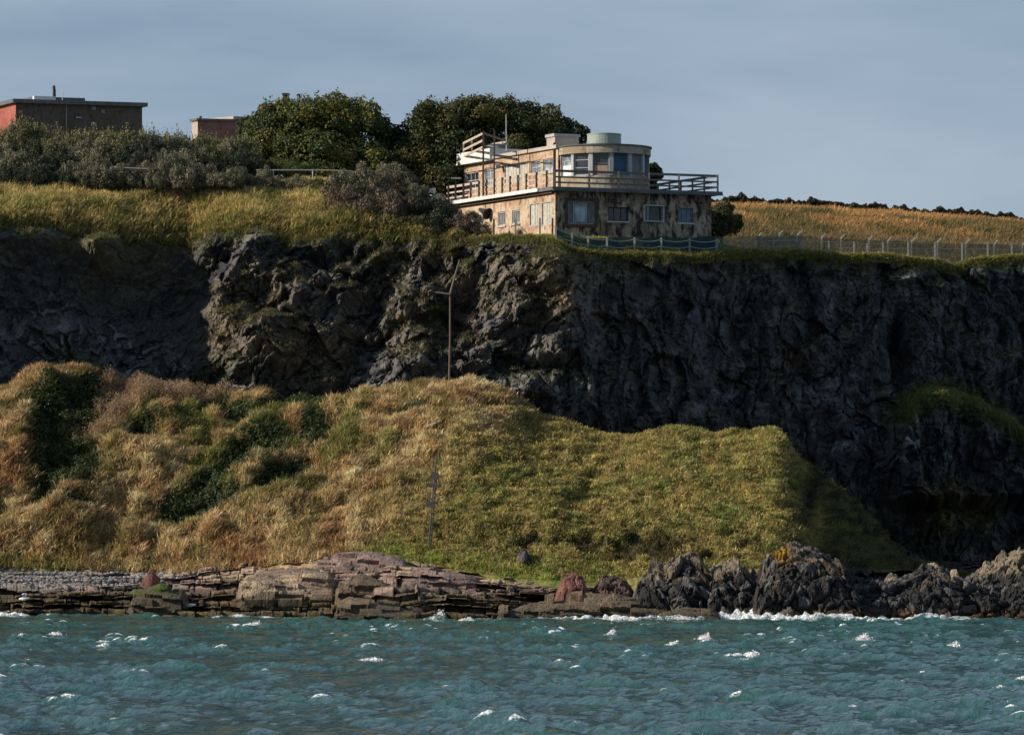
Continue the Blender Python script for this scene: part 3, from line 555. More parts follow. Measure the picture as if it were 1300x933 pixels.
# ---------------------------------------------------------------- shore
SHW = prof([(-700, 782), (0, 782), (150, 782), (300, 784), (450, 785), (520, 788), (640, 787), (700, 784), (900, 784), (1000, 786), (1300, 787), (2000, 787)])
def YS(s): return F * 5 / (SHW(s, 15) - HZP)
def _r1(ix, k, seed): ix = np.asarray(ix, float); return _h(np.floor(ix), np.floor(k), np.zeros_like(ix), seed)
def shore():
    """bedded rock: a staircase of ledges and risers, each bed broken into blocks along the shore"""
    s = np.arange(-420, 1750, 1.3); NB = 11.0; u = np.concatenate([np.linspace(-.25, 0, 24)[:-1], np.linspace(0, 1.1, 360)])
    S, Uu = np.meshgrid(s, u); ys = YS(S); ybk = YB(S) + 1.2 + 22 * sm(1040, 1180, S)
    Xa = WX(S, (ys + ybk) / 2)
    top = prof([(-700, 3.0), (0, 2.9), (200, 2.75), (330, 3.1), (420, 3.35), (500, 3.55), (560, 3.1), (650, 2.3), (760, 2.0), (900, 2.6), (1050, 2.6), (1150, 2.4), (1300, 2.6), (2000, 2.6)])(S, 10)
    q = Uu * NB + 1.5 * fbm(Xa / 9, Uu * 2, 3, 201) + .35 * fbm(Xa / 2.2, Uu * 9, 3, 200) + .13 * fbm(Xa / .6, Uu * 25, 2, 202); k = np.floor(q); f = q - k
    zf = k + sm(.45, .98, f) ** 1.0; yf = k + np.clip(f / .5, 0, 1) - .10 * np.sin(np.clip((f - .5) / .5, 0, 1) * np.pi)
    zq = np.clip(zf - 1.5 * fbm(Xa / 9, Uu * 2, 3, 201) * .85, -3, 30) / NB; yq = (yf - 1.5 * fbm(Xa / 9, Uu * 2, 3, 201)) / NB
    T = yq; inb = sm(-.05, .08, Uu)
    Z = top * np.sign(zq) * np.abs(zq) ** .85; Z = np.where(Uu < 0, np.minimum(Z, Uu * 3.5), Z)
    Y = ys + (ybk - ys) * yq
    beach = (1 - sm(60, 290, S + 70 * (Uu < .5))) * sm(.36, .6, Uu)
    # blocks: cell boundaries differ bed by bed
    def blocks(w, seed):
        off = _r1(k * 1.0, k * 0, seed + 1) * w; c = (Xa + off + .25 * w * fbm(Xa / w, k, 2, seed + 2)) / w; ci = np.floor(c); fr = c - ci
        return _r1(ci, k, seed), fr
    r1, f1 = blocks(3.7, 31); r2, f2 = blocks(1.35, 47); r3, f3 = blocks(.5, 59)
    crack = np.maximum(1 - np.minimum(np.minimum(f2, 1 - f2) / .05, 1), .8 * (1 - np.minimum(np.minimum(f1, 1 - f1) / .02, 1)))
    env = inb * (1 - .95 * beach)
    Y = Y - env * ((r1 - .5) * 2.2 + (r2 - .5) * .8 + (r3 - .5) * .22 - .25 * crack + (f1 - .5) * (r2 - .5) * .5)
    Z = Z + env * ((f1 - .5) * (r1 - .3) * .42 + (r2 - .5) * .16 + (r3 - .5) * .05 - .10 * crack + .10 * fbm(Xa / 2.5, Y / 1.5, 3, 213) + .03 * fbm(Xa / .4, Y / .3, 2, 214))
    dark = sm(900, 960, S)
    Z = Z + dark * env * .35 * ridged(Xa / 1.2, Y / 1.2, 4, 215)
    X = WX(S, Y); Z = Z + beach * (.10 * fbm(X / 2, Y / 1.2, 3, 217) + .05 * (worley(X / .22, Y / .25, 219)[2] - .5))
    P = np.stack([X, Y, Z], -1); n1 = _n01(fbm(X / 3, Y / 1.5 + Z, 3, 221)); n2 = _n01(fbm(X / .7, Y / .6 + Z * 2, 3, 223)); zz = Z
    def ov(C, c, w): w = np.clip(w, 0, 1)[..., None]; return C * (1 - w) + np.array(c) * w
    bed = _r1(k, k * 0, 77)
    C = mixc((.22, .155, .13), (.31, .235, .175), sm(.3, .7, r1)); C = ov(C, (.27, .18, .16), sm(.35, .6, n1) * .7); C = ov(C, (.44, .35, .22), (bed > .72) * .6 * sm(.4, .6, n1)); C = ov(C, (.11, .09, .085), (r2 < .22) * .8)
    C = C * (.52 + .62 * n2)[..., None]; wet = sm(1.9, 1.0, zz + .9 * (n1 - .5))
    C = ov(C, (.060, .046, .030), wet * .92); C = ov(C, (.10, .078, .028), wet * sm(.45, .65, n2) * .8); C = ov(C, (.07, .10, .02), gauss(S, zz, 190, 1.3, 26, .5) * .9)
    C = ov(C, (.026, .025, .026), dark * sm(.1, .3, n1 + .3)); C = ov(C, (.11, .08, .05), dark * sm(.55, .7, n1) * .6 + dark * sm(.45, .25, zz) * .6)
    C = ov(C, (.27, .24, .22), beach * (.6 + .4 * n2)); C = ov(C, (.2, .18, .17), beach * (worley(X / .3, Y / .3, 230)[2] > .6) * .7)
    C = ov(C, (.50, .30, .02), gauss(S, Uu, 562, .9, 11, .05) * sm(.35, .5, n2))
    me = grid_mesh('shore_rock_shelf', P, C, False); o = link('shore_rock_shelf', me, M['rock']); setp(o, kind='structure')
    return P, C, S, Uu
SH = shore()
def shore_z(px, Y):
    P, C, S, T = SH; j = int((px + 420) / 1.3); col = P[:, j]; return float(np.interp(Y, col[:, 1], col[:, 2]))
def pebbles():
    P, C, S, T = SH; rng = np.random.default_rng(31); w = (1 - sm(120, 260, S)) * (S > -120) * sm(.5, .62, T) * (T < 1.05)
    pos, nr, col, r, c = scatter(P, grid_normals(P), C, w, 9000, rng); n = len(pos)
    ph = (1 + 5 ** .5) / 2; ico = np.array([(-1, ph, 0), (1, ph, 0), (-1, -ph, 0), (1, -ph, 0), (0, -1, ph), (0, 1, ph), (0, -1, -ph), (0, 1, -ph), (ph, 0, -1), (ph, 0, 1), (-ph, 0, -1), (-ph, 0, 1)]) / 1.9
    fi = np.array([(0, 11, 5), (0, 5, 1), (0, 1, 7), (0, 7, 10), (0, 10, 11), (1, 5, 9), (5, 11, 4), (11, 10, 2), (10, 7, 6), (7, 1, 8), (3, 9, 4), (3, 4, 2), (3, 2, 6), (3, 6, 8), (3, 8, 9), (4, 9, 5), (2, 4, 11), (6, 2, 10), (8, 6, 7), (9, 8, 1)])
    sz = .05 + .13 * rng.random(n) ** 3; V = pos[:, None] + ico[None] * sz[:, None, None] * rng.uniform(.6, 1.3, (n, 1, 3)) * (1, 1, .7)
    Fq = (np.arange(n)[:, None, None] * 12 + fi[None]).reshape(-1, 3); g = rng.uniform(.07, .28, (n, 1)); cc = np.repeat(g * (1.05, .98, .93), 12, 0)
    stuff('beach_pebbles', V.reshape(-1, 3), Fq, cc, M['bark'], 'grey shingle heaped on the beach at the foot of the slope', 'pebbles')
pebbles()

# ---------------------------------------------------------------- free standing rocks
def loaf(name, tops, base, Y0, D, style, seed, label, cat='rock', colf=None, res=1.1, group=None, rough=1.0):
    """a crag: top profile along the shore, rounded front and back, blocky displacement"""
    tp = prof(tops); s0, s1 = tops[0][0], tops[-1][0]; s = np.arange(s0, s1 + .1, res); nphi = int(110 * max(.35, min(1.4, D / 4))); ph = np.linspace(-.12, math.pi + .1, nphi)
    S, PH = np.meshgrid(s, ph); e = np.clip((S - s0) / 12, 0, 1) ** .5 * np.clip((s1 - S) / 12, 0, 1) ** .5
    zt = WZ(tp(S), Y0); Y = Y0 - D * np.cos(PH) * e; Z = base + (zt - base) * np.sign(np.sin(PH)) * np.abs(np.sin(PH)) ** .62 * e; X = WX(S, Y0)
    P = np.stack([X, Y, Z], -1); N = grid_normals(P); N[np.isnan(N)] = 0
    out = np.stack([0 * X, -np.cos(PH), np.abs(np.sin(PH)) * .8 + .1], -1)
    if style == 'lean': lx, lz = X * .8 + Z * .75, Z * .35 - X * .2
    elif style == 'slab': lx, lz = X * .35, Z * 2.0 + X * .12
    else: lx, lz = X, Z
    wq = .25 * noise3(X, Y, Z, 2, seed + 8); f1, f2, cid = worley3(lx / 1.3 + wq, Y / 1.3, lz / 1.3, seed); g1, g2, cj = worley3(lx / .5 + wq, Y / .5, lz / .5, seed + 1)
    h1, h2, ch = worley3(lx / .22, Y / .22, lz / .22, seed + 2)
    tl = np.cos(cid * 40) * lx * .25 + np.sin(cid * 70) * lz * .25; tl = tl - np.round(tl / 1.2) * 1.2
    d = (cid - .5) * .8 + .22 * (np.minimum(f2 - f1, .12) / .12 - 1) + (cj - .5) * .34 + .10 * (np.minimum(g2 - g1, .15) / .15 - 1) + (ch - .5) * .12 + .45 * noise3(X / 2.2, Y / 2.2, Z / 2.2, 3, seed + 2)
    if style == 'slab':
        lay = np.floor((Z + .1 * noise3(X / 1.5, Y / 1.5, Z, 2, seed + 5) + .06 * X) / .24); bx = np.floor(X / 1.7 + _h(lay, lay * 0, lay * 0, seed) * 3)
        d = (_h(lay, bx, lay * 0, seed + 3) - .5) * .75 + (cj - .5) * .10 + (ch - .5) * .05 + .3 * noise3(X / 2.2, Y / 2.2, Z / 2.2, 3, seed + 2)
    d = d * rough * min(1, D / 2.5) * np.clip(e * 1.3, 0, 1); P = P + out * d[..., None]
    n1 = _n01(noise3(X / 1.1, Y / 1.1, Z / 1.1, 4, seed + 6)); n2 = _n01(noise3(X / .35, Y / .35, Z / .35, 3, seed + 7))
    C = colf(P, n1, n2, cid, cj, S)
    lc = P.reshape(-1, 3).mean(0); lc[2] = base
    me = grid_mesh(name, P - lc, C, False); o = link(name, me, M['rock'], None, tuple(lc)); return setp(o, label, cat, group)
def _ov(C, c, w): w = np.clip(w, 0, 1)[..., None]; return C * (1 - w) + np.array(c) * w
def c_black(P, n1, n2, a, b, S):
    C = mixc((.012, .012, .014), (.034, .033, .033), n2); C = _ov(C, (.13, .10, .065), sm(.52, .66, n1) * sm(1.4, 3.0, P[..., 2])); C = _ov(C, (.13, .13, .13), (b > .84) * .6); return _ov(C, (.13, .08, .04), sm(.75, .35, P[..., 2]) * n1)
def c_yellow(P, n1, n2, a, b, S):
    C = c_black(P, n1, n2, a, b, S); return _ov(C, (.45, .24, .015), gauss(S, P[..., 2], 989, 3.8, 9, .55) * sm(.35, .5, n2))
def c_lean(P, n1, n2, a, b, S): C = c_black(P, n1, n2, a, b, S); return _ov(C, (.16, .13, .09), sm(.4, .6, a) * sm(1.6, 2.8, P[..., 2]) * .75)
def c_redbrown(P, n1, n2, a, b, S): return _ov(_ov(mixc((.09, .05, .04), (.16, .11, .085), n2), (.04, .03, .028), (b > .6) * .8), (.22, .17, .12), sm(.6, .75, n1) * .6)
def c_red(P, n1, n2, a, b, S): return _ov(mixc((.14, .055, .045), (.20, .095, .075), n2), (.07, .04, .035), sm(.5, .7, n1))
def c_sand(P, n1, n2, a, b, S):
    C = mixc((.21, .145, .11), (.30, .225, .155), n2); C = _ov(C, (.45, .36, .22), sm(.5, .65, n1) * .6); C = _ov(C, (.13, .09, .075), (b > .75) * .6); return _ov(C, (.055, .045, .03), sm(1.5, .8, P[..., 2]))
def c_pink(P, n1, n2, a, b, S): return _ov(_ov(mixc((.19, .13, .115), (.26, .185, .16), n2), (.14, .10, .09), (b > .72) * .7), (.05, .042, .03), sm(1.3, .7, P[..., 2]))
def c_tan(P, n1, n2, a, b, S): return _ov(mixc((.30, .24, .165), (.22, .17, .12), n2), (.10, .085, .07), sm(.5, .7, n1))
def rocks():
    loaf('low_brown_shelf', [(622, 786), (640, 772), (672, 764), (705, 759), (745, 755), (775, 756), (806, 763), (835, 770), (852, 778), (862, 789)], -.3, 249, 3.4, 'slab', 421, 'low brown rock shelf below the two reddish boulders', 'rock', c_dkslab, 1.0, None, .9)
    loaf('leaning_crag', [(796, 770), (804, 752), (812, 736), (822, 724), (834, 714), (842, 722), (850, 713), (862, 706), (874, 704), (886, 708), (896, 722), (908, 745), (914, 770)], -.3, 251.5, 4.2, 'lean', 301, 'black tilted slabs of rock left of the pale topped crag', 'rock', c_lean)
    loaf('pale_topped_crag', [(884, 775), (892, 745), (902, 726), (916, 716), (932, 713), (948, 720), (960, 735), (980, 772)], -.3, 251, 4.0, 'block', 311, 'dark crag with a pale flat crown between two black crags', 'rock', c_tanblack)
    loaf('lichen_crag', [(946, 778), (956, 742), (966, 722), (978, 706), (992, 700), (1010, 698), (1030, 699), (1048, 706), (1064, 718), (1078, 736), (1086, 752), (1094, 780)], -.4, 249.5, 5.0, 'block', 321, 'big rounded black crag with a yellow lichen spot on top', 'rock', c_yellow)
    loaf('low_black_reef', [(1048, 786), (1064, 768), (1084, 752), (1110, 744), (1140, 738), (1162, 732), (1176, 722), (1192, 724), (1210, 734), (1240, 742), (1262, 752), (1282, 765), (1300, 778), (1310, 786)], -.4, 250, 4.5, 'block', 331, 'long low black reef between the lichen crag and the right edge', 'rock', c_black)
    loaf('edge_reef', [(1232, 786), (1246, 768), (1262, 758), (1276, 748), (1300, 742), (1340, 735), (1400, 745), (1440, 786)], -.4, 249, 3.8, 'block', 341, 'black rock by the water cut by the right edge', 'rock', c_black)
    loaf('rising_crag', [(1205, 760), (1222, 740), (1238, 728), (1256, 722), (1276, 712), (1296, 700), (1330, 690), (1400, 680), (1460, 720), (1480, 760)], -.2, 257.5, 5.0, 'block', 351, 'dark crag rising to the right edge behind the black reef', 'rock', c_tanblack)
    loaf('boulder', [(1166, 742), (1170, 724), (1177, 716), (1186, 712), (1195, 716), (1201, 728), (1204, 742)], 1.2, 253, 1.3, 'block', 361, 'rounded tan boulder crowning the low black reef', 'boulder', c_tan, .9, None, .6)
    loaf('boulder', [(1196, 740), (1201, 726), (1208, 720), (1216, 720), (1222, 730), (1226, 742)], 1.0, 255, 1.2, 'block', 365, 'tan boulder in the gap just right of the reef crown', 'boulder', c_tan, .9, None, .6)
    loaf('boulder', [(1116, 745), (1122, 733), (1132, 728), (1142, 730), (1148, 738), (1150, 745)], 1.0, 256, 1.2, 'block', 369, 'flat tan boulder behind the left end of the reef', 'boulder', c_tan, .9, None, .5)
    loaf('boulder', [(703, 756), (707, 740), (716, 731), (726, 728), (738, 733), (748, 744), (752, 757)], .9, 254, 1.6, 'block', 371, 'dull red boulder at the right end of the layered pale ledges', 'boulder', c_red, .9, None, .6)
    loaf('boulder', [(748, 757), (754, 742), (765, 736), (780, 737), (796, 741), (806, 750), (810, 760)], .9, 254.6, 1.6, 'block', 375, 'dark brown broken boulder touching the leaning black slabs', 'boulder', c_redbrown, .9, None, .8)
    loaf('boulder', [(655, 705), (657, 698), (661, 694), (667, 693), (671, 697), (674, 706)], 3.3, 260.5, .8, 'block', 381, 'small black boulder on the green turf above the shore', 'boulder', c_black, .5, None, .5)
    loaf('sandstone_block', [(298, 765), (304, 738), (315, 727), (340, 724), (365, 722), (395, 723), (418, 727), (428, 738), (436, 764)], .8, 256.5, 2.6, 'slab', 391, 'largest block of tan sandstone with pale banding on top', 'rock', c_sand, 1.0, None, .7)
    loaf('sandstone_block', [(420, 758), (432, 738), (444, 731), (462, 730), (490, 737), (520, 746), (538, 756), (545, 766)], .6, 255.5, 2.2, 'slab', 395, 'dark sided slab sloping right beside the largest sandstone block', 'rock', c_dkslab, 1.0, None, .7)
    loaf('sandstone_block', [(500, 742), (512, 730), (530, 724), (560, 722), (590, 727), (608, 736), (616, 746)], 1.2, 258, 2.2, 'slab', 397, 'pink grey slab below the yellow lichen patch', 'rock', c_pink, 1.0, None, .8)
    loaf('sandstone_block', [(418, 790), (430, 768), (448, 762), (480, 762), (520, 770), (540, 778), (548, 792)], -.3, 247.5, 2.6, 'slab', 401, 'brown wet block standing in the sea below the pink slabs', 'rock', c_dkslab, 1.0, None, .7)
    loaf('sandstone_block', [(178, 738), (184, 728), (190, 725), (200, 727), (207, 738)], 1.7, 262, .9, 'block', 405, 'small red block at the right end of the shingle', 'rock', c_red, .8, None, .5)
    loaf('sandstone_block', [(392, 722), (402, 711), (430, 704), (470, 703), (500, 708), (520, 716), (524, 724)], 2.2, 262, 1.8, 'slab', 409, 'grey pink ledge highest on the shore against the turf', 'rock', c_pink, 1.0, None, .8)
    loaf('sandstone_block', [(160, 772), (175, 752), (205, 746), (232, 752), (245, 770)], .3, 257, 2.2, 'slab', 413, 'weedy green backed rock at the left of the shore', 'rock', c_weed, 1.0, None, .7)
    loaf('sandstone_block', [(820, 788), (838, 775), (870, 770), (900, 771), (915, 780), (922, 790)], -.2, 246.5, 1.8, 'slab', 417, 'low brown slab awash under the pale topped crag', 'rock', c_dkslab, 1.0, None, .6)
def c_tanblack(P, n1, n2, a, b, S): C = c_black(P, n1, n2, a, b, S); return _ov(C, (.22, .18, .12), sm(2.5, 3.2, P[..., 2] + n1 * .6) * .7)
def c_dkslab(P, n1, n2, a, b, S): return _ov(mixc((.10, .075, .05), (.16, .12, .08), n2), (.04, .035, .025), sm(1.0, .3, P[..., 2]) * .7)
def c_weed(P, n1, n2, a, b, S): return _ov(mixc((.07, .055, .04), (.10, .08, .055), n2), (.06, .085, .015), sm(.4, .6, n1) * sm(.9, 1.5, P[..., 2]))
rocks()

# ---------------------------------------------------------------- sea
def sea():
    xf = np.concatenate([-34 - np.cumsum(.2 * 1.16 ** np.arange(52))[::-1], np.arange(-34, 34.01, .15), 34 + np.cumsum(.2 * 1.16 ** np.arange(52))])
    yf = np.concatenate([60 - np.cumsum(.4 * 1.12 ** np.arange(56))[::-1], np.arange(60, 112, .45), np.arange(112, 262, .25)])
    X, Y = np.meshgrid(xf, yf); rng = np.random.default_rng(3); Z = np.zeros_like(X); DX = np.zeros_like(X); DY = np.zeros_like(X)
    for i in range(110):
        lam = .5 * (8.0 / .5) ** (rng.random() ** 1.1); th = R(-62) + rng.normal(0, .62); k = 2 * np.pi / lam
        a = .0082 * lam ** .66 * rng.uniform(.5, 1.2); ph = rng.uniform(0, 6.28); q = k * (X * math.cos(th + R(90)) + Y * math.sin(th + R(90))) + ph
        Z += a * np.cos(q); DX -= a * np.sin(q) * math.cos(th + R(90)); DY -= a * np.sin(q) * math.sin(th + R(90))
    grp = .75 + .5 * fbm(X / 14, Y / 18, 2, 501); Z = Z * grp
    far = (np.abs(X) < 60) * 1.0; Z *= np.exp(-np.clip(np.abs(X) - 40, 0, None) / 30) ; Z *= sm(0, 40, Y)
    sharp = Z + 1.6 * np.clip(Z, 0, 2) ** 2
    px = CXP + X / np.maximum(Y, 20) * F; ysh = YS(px); ds = ysh - Y
    # foam: crests, streaks, surf along the rocks
    cr = sm(.13, .24, sharp) * sm(.0, .35, fbm(X / .9, Y / .45, 4, 503)) * sm(.02, .36, fbm(X / 2.6, Y / 3.5, 2, 507))
    cr = np.clip(cr * 2.4 * (.2 + 1.2 * fbm(X / .4, Y / .22, 3, 505)), 0, 1)
    st = sm(.42, .62, ridged(X / 2.2 + .3 * fbm(X / 2, Y / 2, 2, 3), Y / 9, 3, 509)) * sm(.1, .45, fbm(X / 6, Y / 9, 2, 511)) * .0
    surf_w = np.clip(sm(655, 720, px) * (1 - sm(1075, 1140, px)) + (1 - sm(20, 50, px)) * .7 * (px > -60) + .45 * gauss(px, 0, 555, 0, 10, 1) + .6 * gauss(px, 0, 1180, 0, 60, 1), 0, 1)
    wd = 8.0 + 5 * fbm(X / 3, X * 0, 3, 513) + 5.0 * gauss(px, 0, 790, 0, 90, 1); surf = surf_w * sm(wd, wd * .35, ds) * sm(-3, -.5, ds)
    surf = np.clip(surf * (.62 + 1.1 * fbm(X / .6, Y / .9, 4, 515)) * 1.3, 0, 1)
    lap = sm(1.4, .2, np.abs(ds + .3)) * .55 * _n01(fbm(X / .8, Y / .6, 3, 517) * 1.6)
    sp2 = sm(.48, .7, fbm(X / .5, Y / .4, 4, 531)) * sm(.05, .14, sharp) * sm(-.1, .3, fbm(X / 5, Y / 5, 2, 532)); cr = np.maximum(cr, sp2 * .9)
    Zo = sharp * (1 - .5 * surf) + surf * (.10 + .62 * _n01(fbm(X / .45, Y / .3, 4, 519) * 1.4) * _n01(.2 + fbm(X / 3, Y / 3, 2, 520) * 1.5)) + .05 * cr
    Zo = Zo * (1 - .35 * sm(4, 0, ds)); foam = np.clip(np.maximum(np.maximum(cr, st), np.maximum(surf, lap)), 0, 1)
    P = np.stack([X - .55 * DX * (Y > 40), Y - .55 * DY * (Y > 40), Zo], -1)
    C = np.stack([foam, np.clip(.5 + Zo * 2.0, 0, 1), foam * 0], -1)
    me = grid_mesh('sea', P, C, True); t = NT('sea_water'); a = t.attr(); sp = t.new('ShaderNodeSeparateColor'); t.link(a, sp.inputs[0])
    v = t.coord('Object', (1, .45, 1)); n = t.noise(v, 3.2, 5, .65, .3); n2 = t.noise(v, 9, 3, .6)
    wc = t.mix(t.ramp(sp.outputs[1], [(.3, 0.0), (.75, 1.0)]), (.004, .022, .023), (.026, .088, .080))
    f = t.math('MULTIPLY', sp.outputs[0], t.ramp(t.noise(v, 14, 3, .6), [(.36, .2), (.58, 1.0)])); f = t.ramp(f, [(.12, 0.0), (.45, 1.0)])
    c = t.mix(f, wc, (.82, .86, .88)); rg = t.mix(f, .05, .9)
    M['sea'] = t.fin(c, rg, t.bump(n, 1.0, .30, t.bump(n2, .8, .09)), 0, .5); t.p.inputs['IOR'].default_value = 1.33
    o = link('sea', me, M['sea']); setp(o, kind='structure')
    # spray thrown up by waves that break: droplets
    rng = np.random.default_rng(77); pts = []
    def burst(px, py, Yd, wpx, hpx, n):
        x0, _, z0 = W(px, py, Yd); sx = wpx / F * Yd; h = hpx / F * Yd
        u = rng.normal(0, .35, n); v = np.abs(rng.normal(0, .45, n)) * np.exp(-u * u * 1.5)
        pts.append(np.stack([x0 + u * sx + v * .15, Yd + rng.normal(0, .35, n), z0 + v * h], 1))
    for b in [(556, 787, 245, 12, 11, 1500), (590, 788, 240, 12, 4, 400), (775, 806, 205, 8, 7, 700), (893, 811, 198, 10, 7, 700), (1095, 814, 194, 14, 9, 1400), (1208, 822, 186, 12, 7, 700), (68, 806, 208, 14, 4, 600), (853, 819, 190, 10, 5, 500), (952, 833, 172, 14, 6, 700), (130, 820, 185, 8, 4, 300), (470, 838, 168, 16, 4, 500), (322, 793, 228, 12, 4, 500), (955, 787, 244, 10, 7, 500), (1035, 785, 245, 14, 6, 600), (990, 786, 244, 26, 5, 900), (780, 787, 243, 40, 4, 900), (862, 786, 243, 30, 4, 600)]: burst(*b)
    pts = np.concatenate(pts); V, Fq, Cc = leaves(pts, np.tile((.85, .88, .9), (len(pts), 1)), .06, rng, None, .03, .8)
    stuff('sea_spray', V, Fq, Cc, M['bark'], 'white spray thrown up where waves break', 'spray')
sea()
# ================================================================== BUILDINGS
class Wall:
    """a vertical wall plane through C along d; outward normal n"""
    def __init__(s, C, ang_d, n):
        s.C = np.array(C, float); s.d = np.array([math.sin(ang_d), math.cos(ang_d)]); s.n = np.array(n, float); s.n /= np.linalg.norm(s.n)
    def a(s, px):
        k = (px - CXP) / F; return (k * s.C[1] - s.C[0]) / (s.d[0] - k * s.d[1])
    def Y(s, a): return s.C[1] + a * s.d[1]
    def z(s, py, a): return WZ(py, s.Y(a))
    def p(s, a, z, out=0): q = s.C + a * s.d + out * s.n; return (q[0], q[1], z)
    def box(s, mb, a0, a1, z0, z1, o0, o1):
        return mb.hexa([s.p(a0, z0, o0), s.p(a1, z0, o0), s.p(a1, z0, o1), s.p(a0, z0, o1), s.p(a0, z1, o0), s.p(a1, z1, o0), s.p(a1, z1, o1), s.p(a0, z1, o1)])
    def rect(s, px0, px1, py0, py1):
        a0, a1 = sorted((s.a(px0), s.a(px1))); am = (a0 + a1) / 2; return a0, a1, s.z(py1, am), s.z(py0, am)
def holed(mb, w, a0, a1, z0, z1, holes, depth=.22):
    """wall sheet with real openings and their reveals; (a subdivided sheet)"""
    A = sorted({a0, a1, *[h[0] for h in holes], *[h[1] for h in holes]}); Zs = sorted({z0, z1, *[h[2] for h in holes], *[h[3] for h in holes]})
    for i in range(len(A) - 1):
        for j in range(len(Zs) - 1):
            am = (A[i] + A[i + 1]) / 2; zm = (Zs[j] + Zs[j + 1]) / 2
            if any(h[0] < am < h[1] and h[2] < zm < h[3] for h in holes): continue
            mb.quad(w.p(A[i], Zs[j]), w.p(A[i + 1], Zs[j]), w.p(A[i + 1], Zs[j + 1]), w.p(A[i], Zs[j + 1]))
    for h in holes:
        c = [(h[0], h[2]), (h[1], h[2]), (h[1], h[3]), (h[0], h[3])]
        for k in range(4):
            (x0, y0), (x1, y1) = c[k], c[(k + 1) % 4]; mb.quad(w.p(x0, y0), w.p(x1, y1), w.p(x1, y1, -depth), w.p(x0, y0, -depth))
def window(root, w, r, frame_mat, glass_mat, cols=2, rows=2, fw=.06, depth=.16, sill=None, name='window', label=None, frame_name='frame', boards=None):
    a0, a1, z0, z1 = r
    g = MB(); w.box(g, a0 + fw * .5, a1 - fw * .5, z0 + fw * .5, z1 - fw * .5, -depth - .03, -depth)
    if boards:
        n = boards; W_ = (a1 - a0 - fw) / n; g = MB()
        for i in range(n):
            b0 = a0 + fw * .5 + i * W_; w.box(g, b0 + .012, b0 + W_ - .012, z0 + .03, z1 - .03 - .02 * ((i * 37) % 3), -depth - .03, -depth + .012 * ((i * 13) % 3))
        pane = part(g, 'window_board' if name == 'window' else name, glass_mat, root)
    else: pane = part(g, name, glass_mat, root)
    if label: pane['label'] = label
    f = MB(); o0, o1 = -depth + .002, -depth + .05
    if boards: o0, o1 = -depth + .04, -depth + .08
    w.box(f, a0 + .002, a0 + fw, z0 + .002, z1 - .002, o0, o1); w.box(f, a1 - fw, a1 - .002, z0 + .002, z1 - .002, o0, o1)
    w.box(f, a0 + fw, a1 - fw, z0 + .002, z0 + fw, o0, o1); w.box(f, a0 + fw, a1 - fw, z1 - fw, z1 - .002, o0, o1)
    for i in range(1, cols): c = a0 + (a1 - a0) * i / cols; w.box(f, c - fw * .35, c + fw * .35, z0 + fw, z1 - fw, o0, o1 - .01)
    for j in range(1, rows):
        c = z0 + (z1 - z0) * j / rows
        for i in range(cols):
            c0 = a0 + (a1 - a0) * i / cols + (fw if i == 0 else fw * .35); c1 = a0 + (a1 - a0) * (i + 1) / cols - (fw if i == cols - 1 else fw * .35); w.box(f, c0, c1, c - fw * .3, c + fw * .3, o0, o1 - .01)
    subpart(f, frame_name, frame_mat, pane, root)
    if sill:
        q = MB(); w.box(q, a0 - .08, a1 + .08, z0 - .1, z0 - .004, -.05, .09); subpart(q, 'sill', sill, pane, root)
    return pane
M['glass_dark2'] = M['glass_dark']; m_simple('pole_wood', (.11, .075, .06), .85, .3, 5, .3); m_simple('mast_grey', (.075, .07, .07), .9, .35, 5, .3)
AL, AF = R(-27), R(68)
C0 = (WX(705, 289.5), 289.5)
WL = Wall(C0, AL, (-math.cos(AL), math.sin(AL))); WF = Wall(C0, AF, (math.cos(AF), -math.sin(AF)))
GZ = 23.2                                            # footing, in the turf
DEPTH = WL.a(566) ; FRONT = WF.a(903)
SLAB0 = WZ(242, 289.5); SLAB1 = WZ(237.5, 289.5)
Z1 = SLAB1
